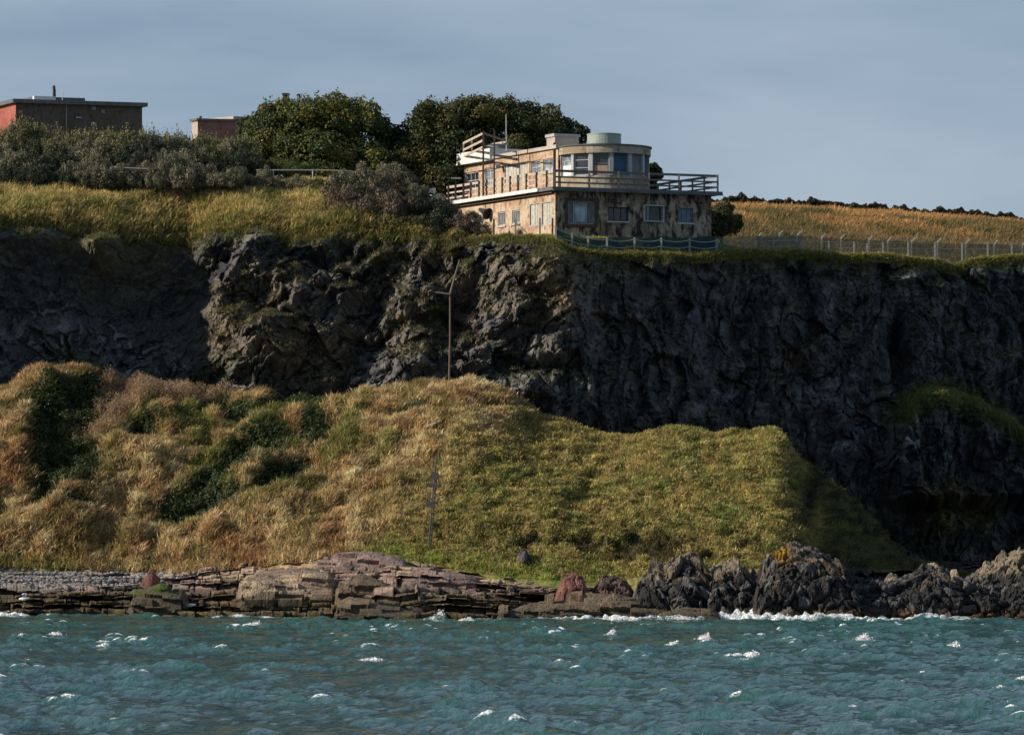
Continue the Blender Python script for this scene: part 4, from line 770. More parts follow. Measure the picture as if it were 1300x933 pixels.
def main_building():
    root = empty('lookout_building', (C0[0], C0[1], GZ), 'derelict two storey lookout station with a bowed tower and peeling plaster at the cliff edge', 'building')
    # --- lower storey
    wl = [WL.rect(*r) for r in ((632, 642, 269, 287), (650, 660, 267, 284), (672, 685, 258, 287), (687.5, 700, 256, 286.5), (608, 618, 272, 285))]
    wf = [WF.rect(*r) for r in ((721, 755, 255, 285), (772, 798, 263, 281), (818, 847, 261.5, 281.5), (861, 880, 264.5, 283))]
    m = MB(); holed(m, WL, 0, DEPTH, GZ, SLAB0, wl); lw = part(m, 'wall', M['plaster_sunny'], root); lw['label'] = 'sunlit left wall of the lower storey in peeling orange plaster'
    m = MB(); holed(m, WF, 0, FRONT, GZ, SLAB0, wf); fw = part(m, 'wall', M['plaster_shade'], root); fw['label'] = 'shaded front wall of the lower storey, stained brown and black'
    Q = lambda a, b: C0 + np.array(WL.d) * a + np.array(WF.d) * b
    m = MB(); a, b = Q(DEPTH, 0), Q(DEPTH, FRONT); c = Q(0, FRONT)
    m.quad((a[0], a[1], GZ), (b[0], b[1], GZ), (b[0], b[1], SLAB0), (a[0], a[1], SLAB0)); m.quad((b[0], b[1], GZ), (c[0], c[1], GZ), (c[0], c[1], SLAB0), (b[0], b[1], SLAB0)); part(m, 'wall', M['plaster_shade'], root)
    for i, r in enumerate(wl):
        if i in (2, 3): window(root, WL, r, M['frame_white'], M['board_pale'], 1, 1, .07, .08, boards=4, frame_name='frame')
        elif i == 4: window(root, WL, r, M['frame_white'], M['board_pale'], 1, 1, .05, .1, boards=3)
        else: window(root, WL, r, M['frame_white'], M['board_grey'], 1, 1, .09, .14, sill=M['board_pale'], boards=3)
    p = window(root, WF, wf[0], M['frame_grey'], M['board_grey'], 1, 1, .12, .18, boards=5, label='boarded window with a pale inner pane at the left of the front')
    a0, a1, z0, z1 = WF.rect(729, 745, 259, 281); g = MB(); WF.box(g, a0, a1, z0, z1, -.15, -.12); subpart(g, 'pane', M['glass_pale'], p, root)
    f = MB(); 
    for (x0, x1, y0, y1) in ((a0 - .05, a0, z0 - .05, z1 + .05), (a1, a1 + .05, z0 - .05, z1 + .05), (a0, a1, z0 - .05, z0), (a0, a1, z1, z1 + .05)): WF.box(f, x0, x1, y0, y1, -.13, -.07)
    subpart(f, 'frame', M['frame_white'], p, root)
    # dark surround of the first front window
    f = MB(); A0, A1, B0, B1 = wf[0]
    for (x0, x1, y0, y1) in ((A0 - .2, A0 - .003, B0 - .2, B1 + .2), (A1 + .003, A1 + .2, B0 - .2, B1 + .2), (A0 - .003, A1 + .003, B0 - .2, B0 - .003), (A0 - .003, A1 + .003, B1 + .003, B1 + .2)): WF.box(f, x0, x1, y0, y1, .003, .05)
    subpart(f, 'surround', M['wood_dark'], p, root)
    window(root, WF, wf[1], M['black_metal'], M['glass_dark'], 3, 1, .06, .2, sill=M['board_pale'])
    p = window(root, WF, wf[2], M['frame_grey'], M['glass_dark'], 3, 1, .06, .2)
    f = MB(); A0, A1, B0, B1 = WF.rect(817, 841, 260.5, 282)   # proud white box frame
    for (x0, x1, y0, y1) in ((A0 - .05, A0 + .03, B0, B1), (A1 - .03, A1 + .05, B0, B1), (A0 + .03, A1 - .03, B1 - .08, B1), (A0 + .03, A1 - .03, B0, B0 + .08)): WF.box(f, x0, x1, y0, y1, .01, .22)
    c = A0 + .22; WF.box(f, c, c + .05, B0 + .08, B1 - .08, .12, .17); subpart(f, 'box_frame', M['frame_white'], p, root)
    window(root, WF, wf[3], M['frame_grey'], M['glass_blue'], 3, 1, .05, .2, sill=M['board_pale'])
    # --- terrace slab with projecting edge
    m = MB(); o = .38; e = lambda a, b: tuple(Q(a, b))
    m.prism([e(-o, -o), e(DEPTH + .2, -o), e(DEPTH + .2, FRONT + o + .25), e(-o, FRONT + o + .25)][::-1], SLAB0 + .003, SLAB1); part(m, 'terrace_slab', M['slab_edge'], root)
    m = MB(); m.bar((*Q(-o - .06, -o), SLAB0 + .02), (*Q(-o - .06, FRONT + .6), SLAB0 + .02), .12, .12); part(m, 'gutter', M['roof_felt'], root)
    m = MB(); a0, a1 = 1.7, DEPTH; WL.box(m, a0, a1, SLAB0 + .03, SLAB1 + .03, .385, .45); k = part(m, 'fascia', M['white_paint'], root)
    m = MB(); WL.box(m, .15, DEPTH, SLAB0 - .16, SLAB0 - .003, .02, .2); part(m, 'soffit_beam', M['wood_dark'], root)
    # --- upper storey: long left wing
    U = Q(4.0, 2.2); UL = Wall(tuple(U), AL, WL.n); uz1 = WZ(188.5, U[1]); ua1 = UL.a(588.5)
    uw = [UL.rect(*r) for r in ((674, 686.5, 204, 221.5), (689.5, 703, 201.5, 219), (640, 668.5, 207.5, 232), (615.5, 626, 213, 236), (591.5, 607.5, 218.5, 240))]
    zt = lambda a: uz1
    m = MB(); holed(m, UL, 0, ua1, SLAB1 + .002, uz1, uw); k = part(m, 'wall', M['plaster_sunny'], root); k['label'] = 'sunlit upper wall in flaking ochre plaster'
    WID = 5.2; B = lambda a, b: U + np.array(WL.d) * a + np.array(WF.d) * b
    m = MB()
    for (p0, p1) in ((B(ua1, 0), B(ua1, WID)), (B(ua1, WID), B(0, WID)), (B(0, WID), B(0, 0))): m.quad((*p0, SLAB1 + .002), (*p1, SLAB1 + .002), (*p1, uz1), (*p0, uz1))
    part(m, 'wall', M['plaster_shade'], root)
    for i, r in enumerate(uw):
        if i < 2: window(root, UL, r, M['board_pale'], M['glass_pale'], 2, 2, .07, .12, sill=M['board_pale'] if i else None)
        elif i == 2: window(root, UL, r, M['frame_white'], M['board_pale'], 1, 1, .07, .1, boards=8, label='long run of pale boards over the middle upper window')
        elif i == 3: window(root, UL, r, M['frame_white'], M['glass_pale'], 3, 2, .07, .12)
        else: window(root, UL, r, M['frame_white'], M['glass_dark'], 3, 2, .08, .12)
    m = MB(); e = lambda a, b: tuple(B(a, b))
    am = UL.a(627.5)
    m.prism([e(-.02, -.16), e(am, -.16), e(am, WID + .16), e(-.02, WID + .16)][::-1], uz1 + .003, uz1 + .24); part(m, 'roof', M['cream'], root)
    m = MB(); m.prism([e(am + .003, -.34), e(ua1 + .35, -.34), e(ua1 + .35, WID + .2), e(am + .003, WID + .2)][::-1], uz1 + .004, uz1 + .72); part(m, 'parapet', M['white_paint'], root)
    m = MB(); m.prism([e(am - .02, -.42), e(ua1 + .42, -.42), e(ua1 + .42, 0), e(am - .02, 0)][::-1], uz1 - .10, uz1 - .004); part(m, 'eaves_board', M['white_paint'], root)
    m = MB(); pts = [UL.p(UL.a(px), UL.z(py, UL.a(px)), .08) for px, py in ((702, 207), (672, 205.5), (648, 209.5), (628, 214), (600, 219))]; m.tube(pts, .03, 5); part(m, 'cable', M['black_metal'], root)
    m = MB(); q = UL.p(UL.a(705), 0, .08); m.bar((q[0], q[1], SLAB1 + .1), (q[0], q[1], uz1 + .4), .12, .12); part(m, 'drainpipe', M['rust'], root)
    m = MB(); q = UL.p(UL.a(638), UL.z(210, UL.a(638)), .25); m.tube([q, (q[0] - .3, q[1] - .2, q[2] - .1)], .14, 10); m.bar(q, UL.p(UL.a(638), q[2] + .1, 0), .04); part(m, 'lamp', M['frame_white'], root)
    # --- bowed tower
    RT = 3.02; tc = np.array([WX(766.3, U[1] + 1.0), U[1] + 1.0]); tz1 = WZ(184.5, tc[1] - RT); zs0 = WZ(224, tc[1] - 2); zs1 = WZ(194, tc[1] - 2)
    ang = lambda t, r=RT: (tc[0] + r * math.sin(R(t)), tc[1] - r * math.cos(R(t)))
    edges = [(-69, -46), (-42, -20), (-15, 6), (11, 32), (37, 57), (62, 80)]
    gaps = [(-96, -69)] + [(edges[i][1], edges[i + 1][0]) for i in range(5)] + [(80, 96)]
    m = MB()
    def arc_wall(t0, t1, z0, z1, n=1, r=RT):
        for i in range(n):
            u = t0 + (t1 - t0) * i / n; v = t0 + (t1 - t0) * (i + 1) / n; a = ang(u, r); b = ang(v, r); m.quad((*a, z0), (*b, z0), (*b, z1), (*a, z1))
    arc_wall(-96, 96, SLAB1 + .002, zs0, 24); arc_wall(-96, 96, zs1, tz1 - .5, 24)
    a, b = ang(96), ang(-96); back = 3.2; m.quad((*a, SLAB1), (a[0], a[1] + back, SLAB1), (a[0], a[1] + back, tz1 - .5), (*a, tz1 - .5)); m.quad((*b, SLAB1), (b[0], b[1] + back, SLAB1), (b[0], b[1] + back, tz1 - .5), (*b, tz1 - .5)); m.quad((a[0], a[1] + back, SLAB1), (b[0], b[1] + back, SLAB1), (b[0], b[1] + back, tz1 - .5), (a[0], a[1] + back, tz1 - .5))
    part(m, 'tower_wall', M['plaster_tower'], root)
    for g0, g1 in gaps:
        m = MB()
        lo = ang(g0, RT - .002); hi = ang(g1, RT - .002); 
        n = 4 if g1 - g0 > 10 else 1
        for i in range(n):
            u = g0 + (g1 - g0) * i / n; v = g0 + (g1 - g0) * (i + 1) / n; a, b, c, d = ang(u, RT + .04), ang(v, RT + .04), ang(v, RT - .25), ang(u, RT - .25)
            m.prism([a, b, c, d], zs0 + .002, zs1 - .002)
        part(m, 'mullion', M['frame_white'] if n == 1 else M['plaster_tower'], root)
    kinds = ['glass_pale', 'glass_dark', 'glass_dark', 'board_blue', 'board_grey', 'board_blue']
    for i, (e0, e1) in enumerate(edges):
        a, b = np.array(ang(e0, RT - .1)), np.array(ang(e1, RT - .1)); d = b - a; L = np.linalg.norm(d); d /= L; n = np.array([d[1], -d[0]])
        w = Wall.__new__(Wall); w.C = a; w.d = d; w.n = n
        window(root, w, (0.005, L - .005, zs0 + .01, zs1 - .01), M['frame_white'] if i < 2 else M['frame_grey'], M[kinds[i]], 1, 3 if i < 2 else (2 if i == 2 else 1), .07, .02, boards=None)
        if i == 2:
            g = MB(); w.box(g, .1, L - .1, zs0 + .08, zs0 + (zs1 - zs0) * .42, .0, .03); k = part(g, 'window_board', M['board_tan'], root); k['label'] = 'tan board across the foot of the third tower window'
        if i == 0:
            g = MB(); w.box(g, .1, L - .1, zs0 + .08, zs0 + .75, .0, .03); k = part(g, 'window_board', M['white_paint'], root)
    m = MB(); n = 40; ring = [ang(-100 + 200 * i / n, RT + .14) for i in range(n + 1)]; ring += [(ring[-1][0], ring[-1][1] + 3.2), (ring[0][0], ring[0][1] + 3.2)]
    m.prism(ring, tz1 - .5, tz1); part(m, 'tower_parapet', M['plaster_tower'], root)
    ring = [ang(-100 + 200 * i / n, RT + .22) for i in range(n + 1)]; ring += [(ring[-1][0], ring[-1][1] + 3.2), (ring[0][0], ring[0][1] + 3.2)]
    m = MB(); m.prism(ring, tz1 + .003, tz1 + .09); part(m, 'tower_roof', M['roof_felt'], root)
    # roof hut + green tank standing on the roof
    m = MB(); hc = Wall((WX(704.5, U[1] + 5), U[1] + 5), AL, WL.n); h1 = WZ(173.5, U[1] + 5); aa = hc.a(697.5); 
    P0 = np.array(hc.C); dF = np.array(WF.d); dL = np.array(WL.d); bw = (735 - 704.5) / F * (U[1] + 5) / WF.d[0] * 1.0
    fp = [P0, P0 + dF * bw, P0 + dF * bw + dL * aa * 1.5, P0 + dL * aa * 1.5]
    m.prism([tuple(p) for p in fp], uz1 - .2, h1); part(m, 'roof_hut', M['cream'], root)
    m = MB(); cc = sum(fp) / 4; m.prism([tuple(cc + (p - cc) * 1.1) for p in fp], h1 + .003, h1 + .2); part(m, 'roof_hut_cap', M['frame_white'], root)
    return root, U, UL, uz1, tz1, tc, Q
ROOT, U, UL, UZ1, TZ1, TC, Q = main_building()
def tank():
    m = MB(); yc = TC[1] + .4; x = WX(767, yc); r = (788.5 - 745.5) / 2 / F * (yc); z0 = TZ1 + .09; z1 = WZ(172, yc); root = empty('water_tank', (x, yc, z0), 'pale green cylindrical water tank on the roof of the bowed tower', 'tank')
    n = 36; m.tube([(x, yc, z0), (x, yc, z1)], r, n); part(m, 'barrel', M['tank_green'], root)
    m = MB(); m.tube([(x, yc, z1 + .002), (x, yc, z1 + .07)], r * 1.02, n); m.tube([(x, yc, z1 + .072), (x, yc, z1 + .16)], r * .97, n, r * .3); part(m, 'lid', M['tank_green'], root)
    m = MB(); m.tube([(x, yc, z0 + .25), (x, yc, z0 + .31)], r * 1.015, n); part(m, 'hoop', M['tank_green'], root)
tank()
def railings():
    o = .22; zb = SLAB1; H = 1.05
    def run(root, w0, posts, p0, p1, mat, rails=(1.0, .62, .28), ht=H, wid=.07):
        for (x, y) in posts: m = MB(); m.bar((x, y, zb + .003), (x, y, zb + ht + .08), .12, .12, (0, 1, 0)); part(m, 'post', M['wood_dark'] if mat == 'wood_rail_sunlit' else M[mat], root)
        for k in rails:
            m = MB(); h = .16 if k > .9 else .11; m.bar((*(np.array(p0) + w0 * .085), zb + k * ht), (*(np.array(p1) + w0 * .085), zb + k * ht), .045, h); part(m, 'rail', M[mat], root)
    EL = Wall(tuple(Q(-o * 0, -o)), AL, WL.n); EF = Wall(tuple(Q(-o, 0)), AF, WF.n)
    root = empty('terrace_railing', (*Q(-o, -o), zb), 'weathered timber railing round the edge of the terrace below the tower', 'railing')
    left = [EL.p(EL.a(px), 0)[:2] for px in (569, 578, 588, 597.5, 608, 617.5, 627.5, 637.5, 647.5, 657.5, 668, 681, 694)]
    run(root, -np.array(EL.n), left, EL.p(EL.a(566), 0)[:2], Q(-o, -o), 'wood_rail_sunlit')
    front = [EF.p(EF.a(px), 0)[:2] for px in (748, 785, 824, 862)]
    cor = [tuple(Q(-o, -o)), tuple(Q(-o, FRONT + .35))]
    run(root, -np.array(EF.n) * 1, front + cor, Q(-o, -o), Q(-o, FRONT + .35), 'wood_grey_shade')
    R2 = Wall(tuple(Q(0, FRONT + .35)), AL, -WL.n); run(root, np.array(WL.n), [R2.p(a, 0)[:2] for a in (1.6, 3.2, 4.8, 6.4, 8.0)], Q(-o, FRONT + .35), R2.p(8.0, 0)[:2], 'wood_grey_shade')
    # a slack length of broken rail and folded chair-like frame seen in the photo on the front terrace
    m = MB(); q = EF.p(EF.a(779), 0)
    m.bar((q[0], q[1] + .3, zb), (q[0] + .35, q[1] + .35, zb + .8), .04); m.bar((q[0] + .35, q[1] + .3, zb), (q[0] + .05, q[1] + .4, zb + .8), .04); m.bar((q[0] - .2, q[1] + .3, zb + .35), (q[0] + .4, q[1] + .35, zb + .45), .04); s = m.build('broken_trestle', M['wood_grey_shade']); setp(s, 'broken timber trestle leaning behind the front terrace railing', 'trestle')
railings()
def roof_platform():
    zr = UZ1 + .72; root = empty('roof_railing', (*UL.p(UL.a(613), 0, .3)[:2], zr), 'timber rail cage standing over the white parapet at the left end of the roof', 'railing')
    zt = WZ(178, UL.Y(UL.a(613))); A1, A0 = UL.a(592), UL.a(613); o = .22
    p = lambda a, out: UL.p(a, 0, out)[:2]
    wide = (650 - 613) / F * 300 / WF.d[0]
    c = [p(A0, o), p(A1, o), p(A1, o - wide), p(A0, o - wide)]
    for (x, y), nm in ((c[1], 0), (c[2], 0), (c[3], 0), (p((A0 + A1) / 2, o), 0), (p(A0, o - wide * .82), 0)): m = MB(); m.bar((x, y, zr - .7 if False else zr), (x, y, zt + .05), .11, .11, (0, 1, 0)); part(m, 'post', M['wood_rail_sunlit'], root)
    q = EDGEL.p(EDGEL.a(613.5), 0)[:2]; m = MB(); m.bar((*q, SLAB1 + .003), (*q, zt + .12), .13, .13, (0, 1, 0)); k = part(m, 'post', M['wood_dark'], root); k['label'] = 'tall dark post running from the terrace to the top rail'
    q2 = EDGEL.p(EDGEL.a(627.5), 0)[:2]; m = MB(); m.bar((*q2, SLAB1 + .003), (*q2, zt + .05), .11, .11, (0, 1, 0)); part(m, 'post', M['wood_dark'], root)
    for z in (zt - .03, zt - .5, zt - .95):
        m = MB(); m.bar((*q, z), (*c[1], z), .05, .15); part(m, 'rail', M['wood_rail_sunlit'], root)
        m = MB(); m.bar((*c[1], z), (*c[2], z), .05, .12); part(m, 'rail', M['wood_dark'], root)
        m = MB(); m.bar((*c[2], z), (*c[3], z), .05, .12); part(m, 'rail', M['wood_rail_sunlit'], root)
    m = MB(); m.bar((*q, zt - .02), (*c[3], zt - .02), .05, .15); part(m, 'rail', M['wood_grey_shade'], root)
    # domed hatch and mast
    yc = UL.Y(UL.a(640)) + 2.4; x = WX(632, yc); m = MB(); m.tube([(x, yc, UZ1 + .24), (x, yc, UZ1 + 1.0)], .85, 20); m.tube([(x, yc, UZ1 + 1.002), (x, yc, UZ1 + 1.12)], .9, 20, .35); o_ = m.build('roof_hatch', M['board_grey'], None); setp(o_, 'round grey hatch with a flat domed lid inside the roof rail cage', 'hatch')
    m = MB(); ym = UL.Y(UL.a(643)) + .6; m.tube([(WX(643, ym), ym, UZ1 + .24), (WX(642.5, ym), ym, WZ(146, ym))], .045, 6, .03); o_ = m.build('roof_mast', M['steel']); setp(o_, 'thin steel mast rising from the roof beside the rail cage', 'mast')
EDGEL = Wall(tuple(Q(0, -.22)), AL, WL.n)
roof_platform()
def extras():
    a = WL.a(620); z = WL.z(269, a); root = empty('horn_speaker', WL.p(a, z, .3), 'black cone shaped horn fixed to the sunlit left wall near the bushes', 'loudspeaker')
    p = np.array(WL.p(a, z, .35)); d = np.array([.55, -.55, -.35]); d /= np.linalg.norm(d); m = MB(); m.tube([p - d * .45, p + d * .05, p + d * .3, p + d * .42], .1, 14, .42); part(m, 'horn', M['black_metal'], root)
    m = MB(); m.bar(p - d * .3, WL.p(a + 1.0, z + .25, 0), .05); m.bar(p, WL.p(a, z + .1, 0), .05); part(m, 'bracket', M['black_metal'], root)
    # small anemometer stub at the far left end of the terrace
    e = EDGEL.a(579); q = EDGEL.p(e, SLAB1 + 1.13, 0); root = empty('wind_gauge', q, 'small wind gauge on a stub at the left end of the terrace railing', 'gauge')
    m = MB(); m.bar(q, (q[0], q[1], q[2] + .6), .05); part(m, 'stem', M['black_metal'], root); m = MB(); m.bar((q[0] - .35, q[1], q[2] + .45), (q[0] + .35, q[1], q[2] + .45), .1); part(m, 'arm', M['steel'], root)
extras()
def ground_z(px, Y):
    P = TP[0]; Qn = TP[4]; s0 = TP[3][0]; j = int(np.clip((px + 420) / 2.2, 0, P.shape[1] - 1)); return float(np.interp(Y, P[:, j, 1], P[:, j, 2]))

def block_house():
    Y = 312; root = empty('block_house', (WX(22, Y), Y, WZ(190, Y)), 'large flat roofed dark concrete blockhouse with a red end wall at the far left', 'building')
    zt = WZ(131, Y); z0 = WZ(215, Y); C = np.array([WX(20, Y), Y]); wl = Wall(tuple(C), AL, WL.n); wf = Wall(tuple(C), R(72), (math.cos(R(72)), -math.sin(R(72)))); L = wf.a(180.5); D = 7.0
    m = MB(); m.quad(wf.p(0, z0), wf.p(L, z0), wf.p(L, zt), wf.p(0, zt)); e = wf.p(L, 0)[:2]; e2 = np.array(e) + wl.d * D; m.quad((*e, z0), (*e2, z0), (*e2, zt), (*e, zt)); part(m, 'wall', M['concrete_dark'], root)
    m = MB(); m.quad(wl.p(0, z0), wl.p(D, z0), wl.p(D, zt), wl.p(0, zt)); e3 = wl.p(D, 0)[:2]; m.quad((*e3, z0), (*e2, z0), (*e2, zt), (*e3, zt)); k = part(m, 'wall', M['render_red'], root); k['label'] = 'sunlit red end wall of the blockhouse'
    m = MB(); Cc = lambda a, b: tuple(C + wl.d * a + wf.d * b)
    m.prism([Cc(-.3, -.3), Cc(D + .3, -.3), Cc(D + .3, L + .3), Cc(-.3, L + .3)][::-1], zt + .003, zt + .27); part(m, 'roof_slab', M['slab_edge'], root)
    zr = zt + .27; b0 = (48 - 20) / F * Y / wf.d[0]; b1 = (113 - 20) / F * Y / wf.d[0]; m = MB(); m.prism([Cc(1.2, b0), Cc(4, b0), Cc(4, b1), Cc(1.2, b1)][::-1], zr + .003, zr + .34); part(m, 'roof_box', M['slab_edge'], root)
    m = MB(); bm_ = (75 - 20) / F * Y / wf.d[0]; m.prism([Cc(.9, b0), Cc(1.19, b0), Cc(1.19, bm_), Cc(.9, bm_)][::-1], zr + .003, zr + .36); part(m, 'roof_kerb', M['white_paint'], root)
    x = WX(67, Y + 1); m = MB(); m.tube([(x, Y + 2, zr), (x, Y + 2, zr + .8), (x - .03, Y + 2, zr + 1.15)], .13, 10, .10); part(m, 'flue_pipe', M['black_metal'], root)
    x = WX(77.5, Y + 1); m = MB(); m.tube([(x, Y + 2, zr), (x, Y + 2, zr + .8)], .035, 6); part(m, 'vent_rod', M['steel'], root)
    a = wf.a(84); m = MB(); q = wf.p(a, z0, .08); m.tube([q, (q[0], q[1], zt)], .05, 8); part(m, 'drainpipe', M['frame_grey'], root)
    a = wf.a(100); m = MB(); wf.box(m, a - .2, a + .2, zt - .95, zt - .85, .003, .06); part(m, 'vent', M['frame_white'], root)
    for px, py in ((120, 158), (107, 167), (119, 138), (131, 142)): m = MB(); a = wf.a(px); wf.box(m, a - .13, a + .13, WZ(py, Y + 2) - .13, WZ(py, Y + 2) + .13, .003, .04); part(m, 'wall_patch', M['frame_grey'], root)
block_house()
def brick_hut():
    Y = 318; root = empty('brick_hut', (WX(251, Y), Y, WZ(190, Y)), 'small flat roofed pink brick hut left of the round crowned tree', 'building')
    z0 = WZ(205, Y); zt = WZ(153.5, Y); C = np.array([WX(251, Y), Y]); wl = Wall(tuple(C), R(-34), (-math.cos(R(34)), -math.sin(R(34)))); wf = Wall(tuple(C), R(76), (math.cos(R(76)), -math.sin(R(76)))); L = wf.a(299); D = wl.a(243.5)
    Cc = lambda a, b: tuple(C + wl.d * a + wf.d * b)
    m = MB(); m.quad(wf.p(0, z0), wf.p(L, z0), wf.p(L, zt), wf.p(0, zt)); m.quad((*Cc(0, L), z0), (*Cc(D, L), z0), (*Cc(D, L), zt), (*Cc(0, L), zt)); part(m, 'wall', M['brick_pink'], root)
    m = MB(); m.quad(wl.p(0, z0), wl.p(D, z0), wl.p(D, zt), wl.p(0, zt)); m.quad((*Cc(D, 0), z0), (*Cc(D, L), z0), (*Cc(D, L), zt), (*Cc(D, 0), zt)); k = part(m, 'wall', M['cream'], root); k['label'] = 'pale sunlit end wall of the brick hut'
    m = MB(); m.prism([Cc(-.1, -.12), Cc(D + .1, -.12), Cc(D + .1, L + .1), Cc(-.1, L + .1)][::-1], zt + .003, zt + .16); part(m, 'roof_slab', M['slab_edge'], root)
    m = MB(); q = Cc(.3, .35); m.tube([(*q, zt + .16), (*q, zt + .36)], .1, 8); part(m, 'vent_cap', M['rust'], root)
    Y = 323; root = empty('concrete_hut', (WX(296, Y), Y, WZ(190, Y)), 'cream concrete hut half hidden between the pink brick hut and the tree', 'building')
    C = np.array([WX(297, Y), Y]); wl = Wall(tuple(C), R(-48), (-math.cos(R(48)), -math.sin(R(48)))); z0 = WZ(205, Y); zt = WZ(151.5, Y); D = wl.a(285)
    wf = Wall(tuple(C), R(66), (math.cos(R(66)), -math.sin(R(66)))); L = 5.0; hole = [(D * .25, D * .55, z0 + 1.2, zt - .55)]
    Cc = lambda a, b: tuple(C + wl.d * a + wf.d * b)
    m = MB(); holed(m, wf, 0, L, z0, zt, [(.35, .75, WZ(176, Y), WZ(166, Y))], .2); m.quad((*Cc(0, 0), z0), (*Cc(D, 0), z0), (*Cc(D, 0), zt), (*Cc(0, 0), zt)); m.quad((*Cc(0, L), z0), (*Cc(D, L), z0), (*Cc(D, L), zt), (*Cc(0, L), zt)); m.quad((*Cc(D, 0), z0), (*Cc(D, L), z0), (*Cc(D, L), zt), (*Cc(D, 0), zt)); part(m, 'wall', M['cream'], root)
    m = MB(); wf.box(m, .3, .8, WZ(176, Y), WZ(166, Y), -.25, -.2); part(m, 'window', M['glass_dark'], root)
    m = MB(); m.prism([Cc(-.15, -.15), Cc(D + 2, -.15), Cc(D + 2, L), Cc(-.15, L)][::-1], zt + .003, zt + .2); part(m, 'roof_slab', M['cream'], root)
    # a roof and its chimney that only just clear the tree
    Y = 330; root = empty('house', (WX(370, Y), Y, WZ(190, Y)), 'house behind the round crowned tree of which only roof ridge and chimney show', 'house')
    x0, x1 = WX(332, Y), WX(440, Y); zr = WZ(128, Y); ze = WZ(150, Y); z0 = WZ(200, Y)
    m = MB(); m.add([(x0, Y, z0), (x1, Y, z0), (x1, Y + 5, z0), (x0, Y + 5, z0), (x0, Y, ze), (x1, Y, ze), (x1, Y + 5, ze), (x0, Y + 5, ze)], [(0, 1, 5, 4), (1, 2, 6, 5), (2, 3, 7, 6), (3, 0, 4, 7)]); part(m, 'wall', M['brick_pink'], root)
    m = MB(); m.add([(x0 - .2, Y - .3, ze), (x1 + .2, Y - .3, ze), (x1 + .2, Y + 5.3, ze), (x0 - .2, Y + 5.3, ze), (x0 - .2, Y + 2.5, zr), (x1 + .2, Y + 2.5, zr)], [(0, 1, 5, 4), (2, 3, 4, 5), (0, 4, 3), (1, 2, 5), (3, 2, 1, 0)]); rf = part(m, 'roof', M['render_red'], root)
    m = MB(); x = WX(363, Y + 2.5); m.prism([(x - .22, Y + 2.2), (x + .22, Y + 2.2), (x + .22, Y + 2.8), (x - .22, Y + 2.8)], zr - .3, WZ(121, Y + 2.5)); m.prism([(x - .28, Y + 2.14), (x + .28, Y + 2.14), (x + .28, Y + 2.86), (x - .28, Y + 2.86)], WZ(121, Y + 2.5) + .003, WZ(119, Y + 2.5)); subpart(m, 'chimney', M['black_metal'], rf, root)
brick_hut()

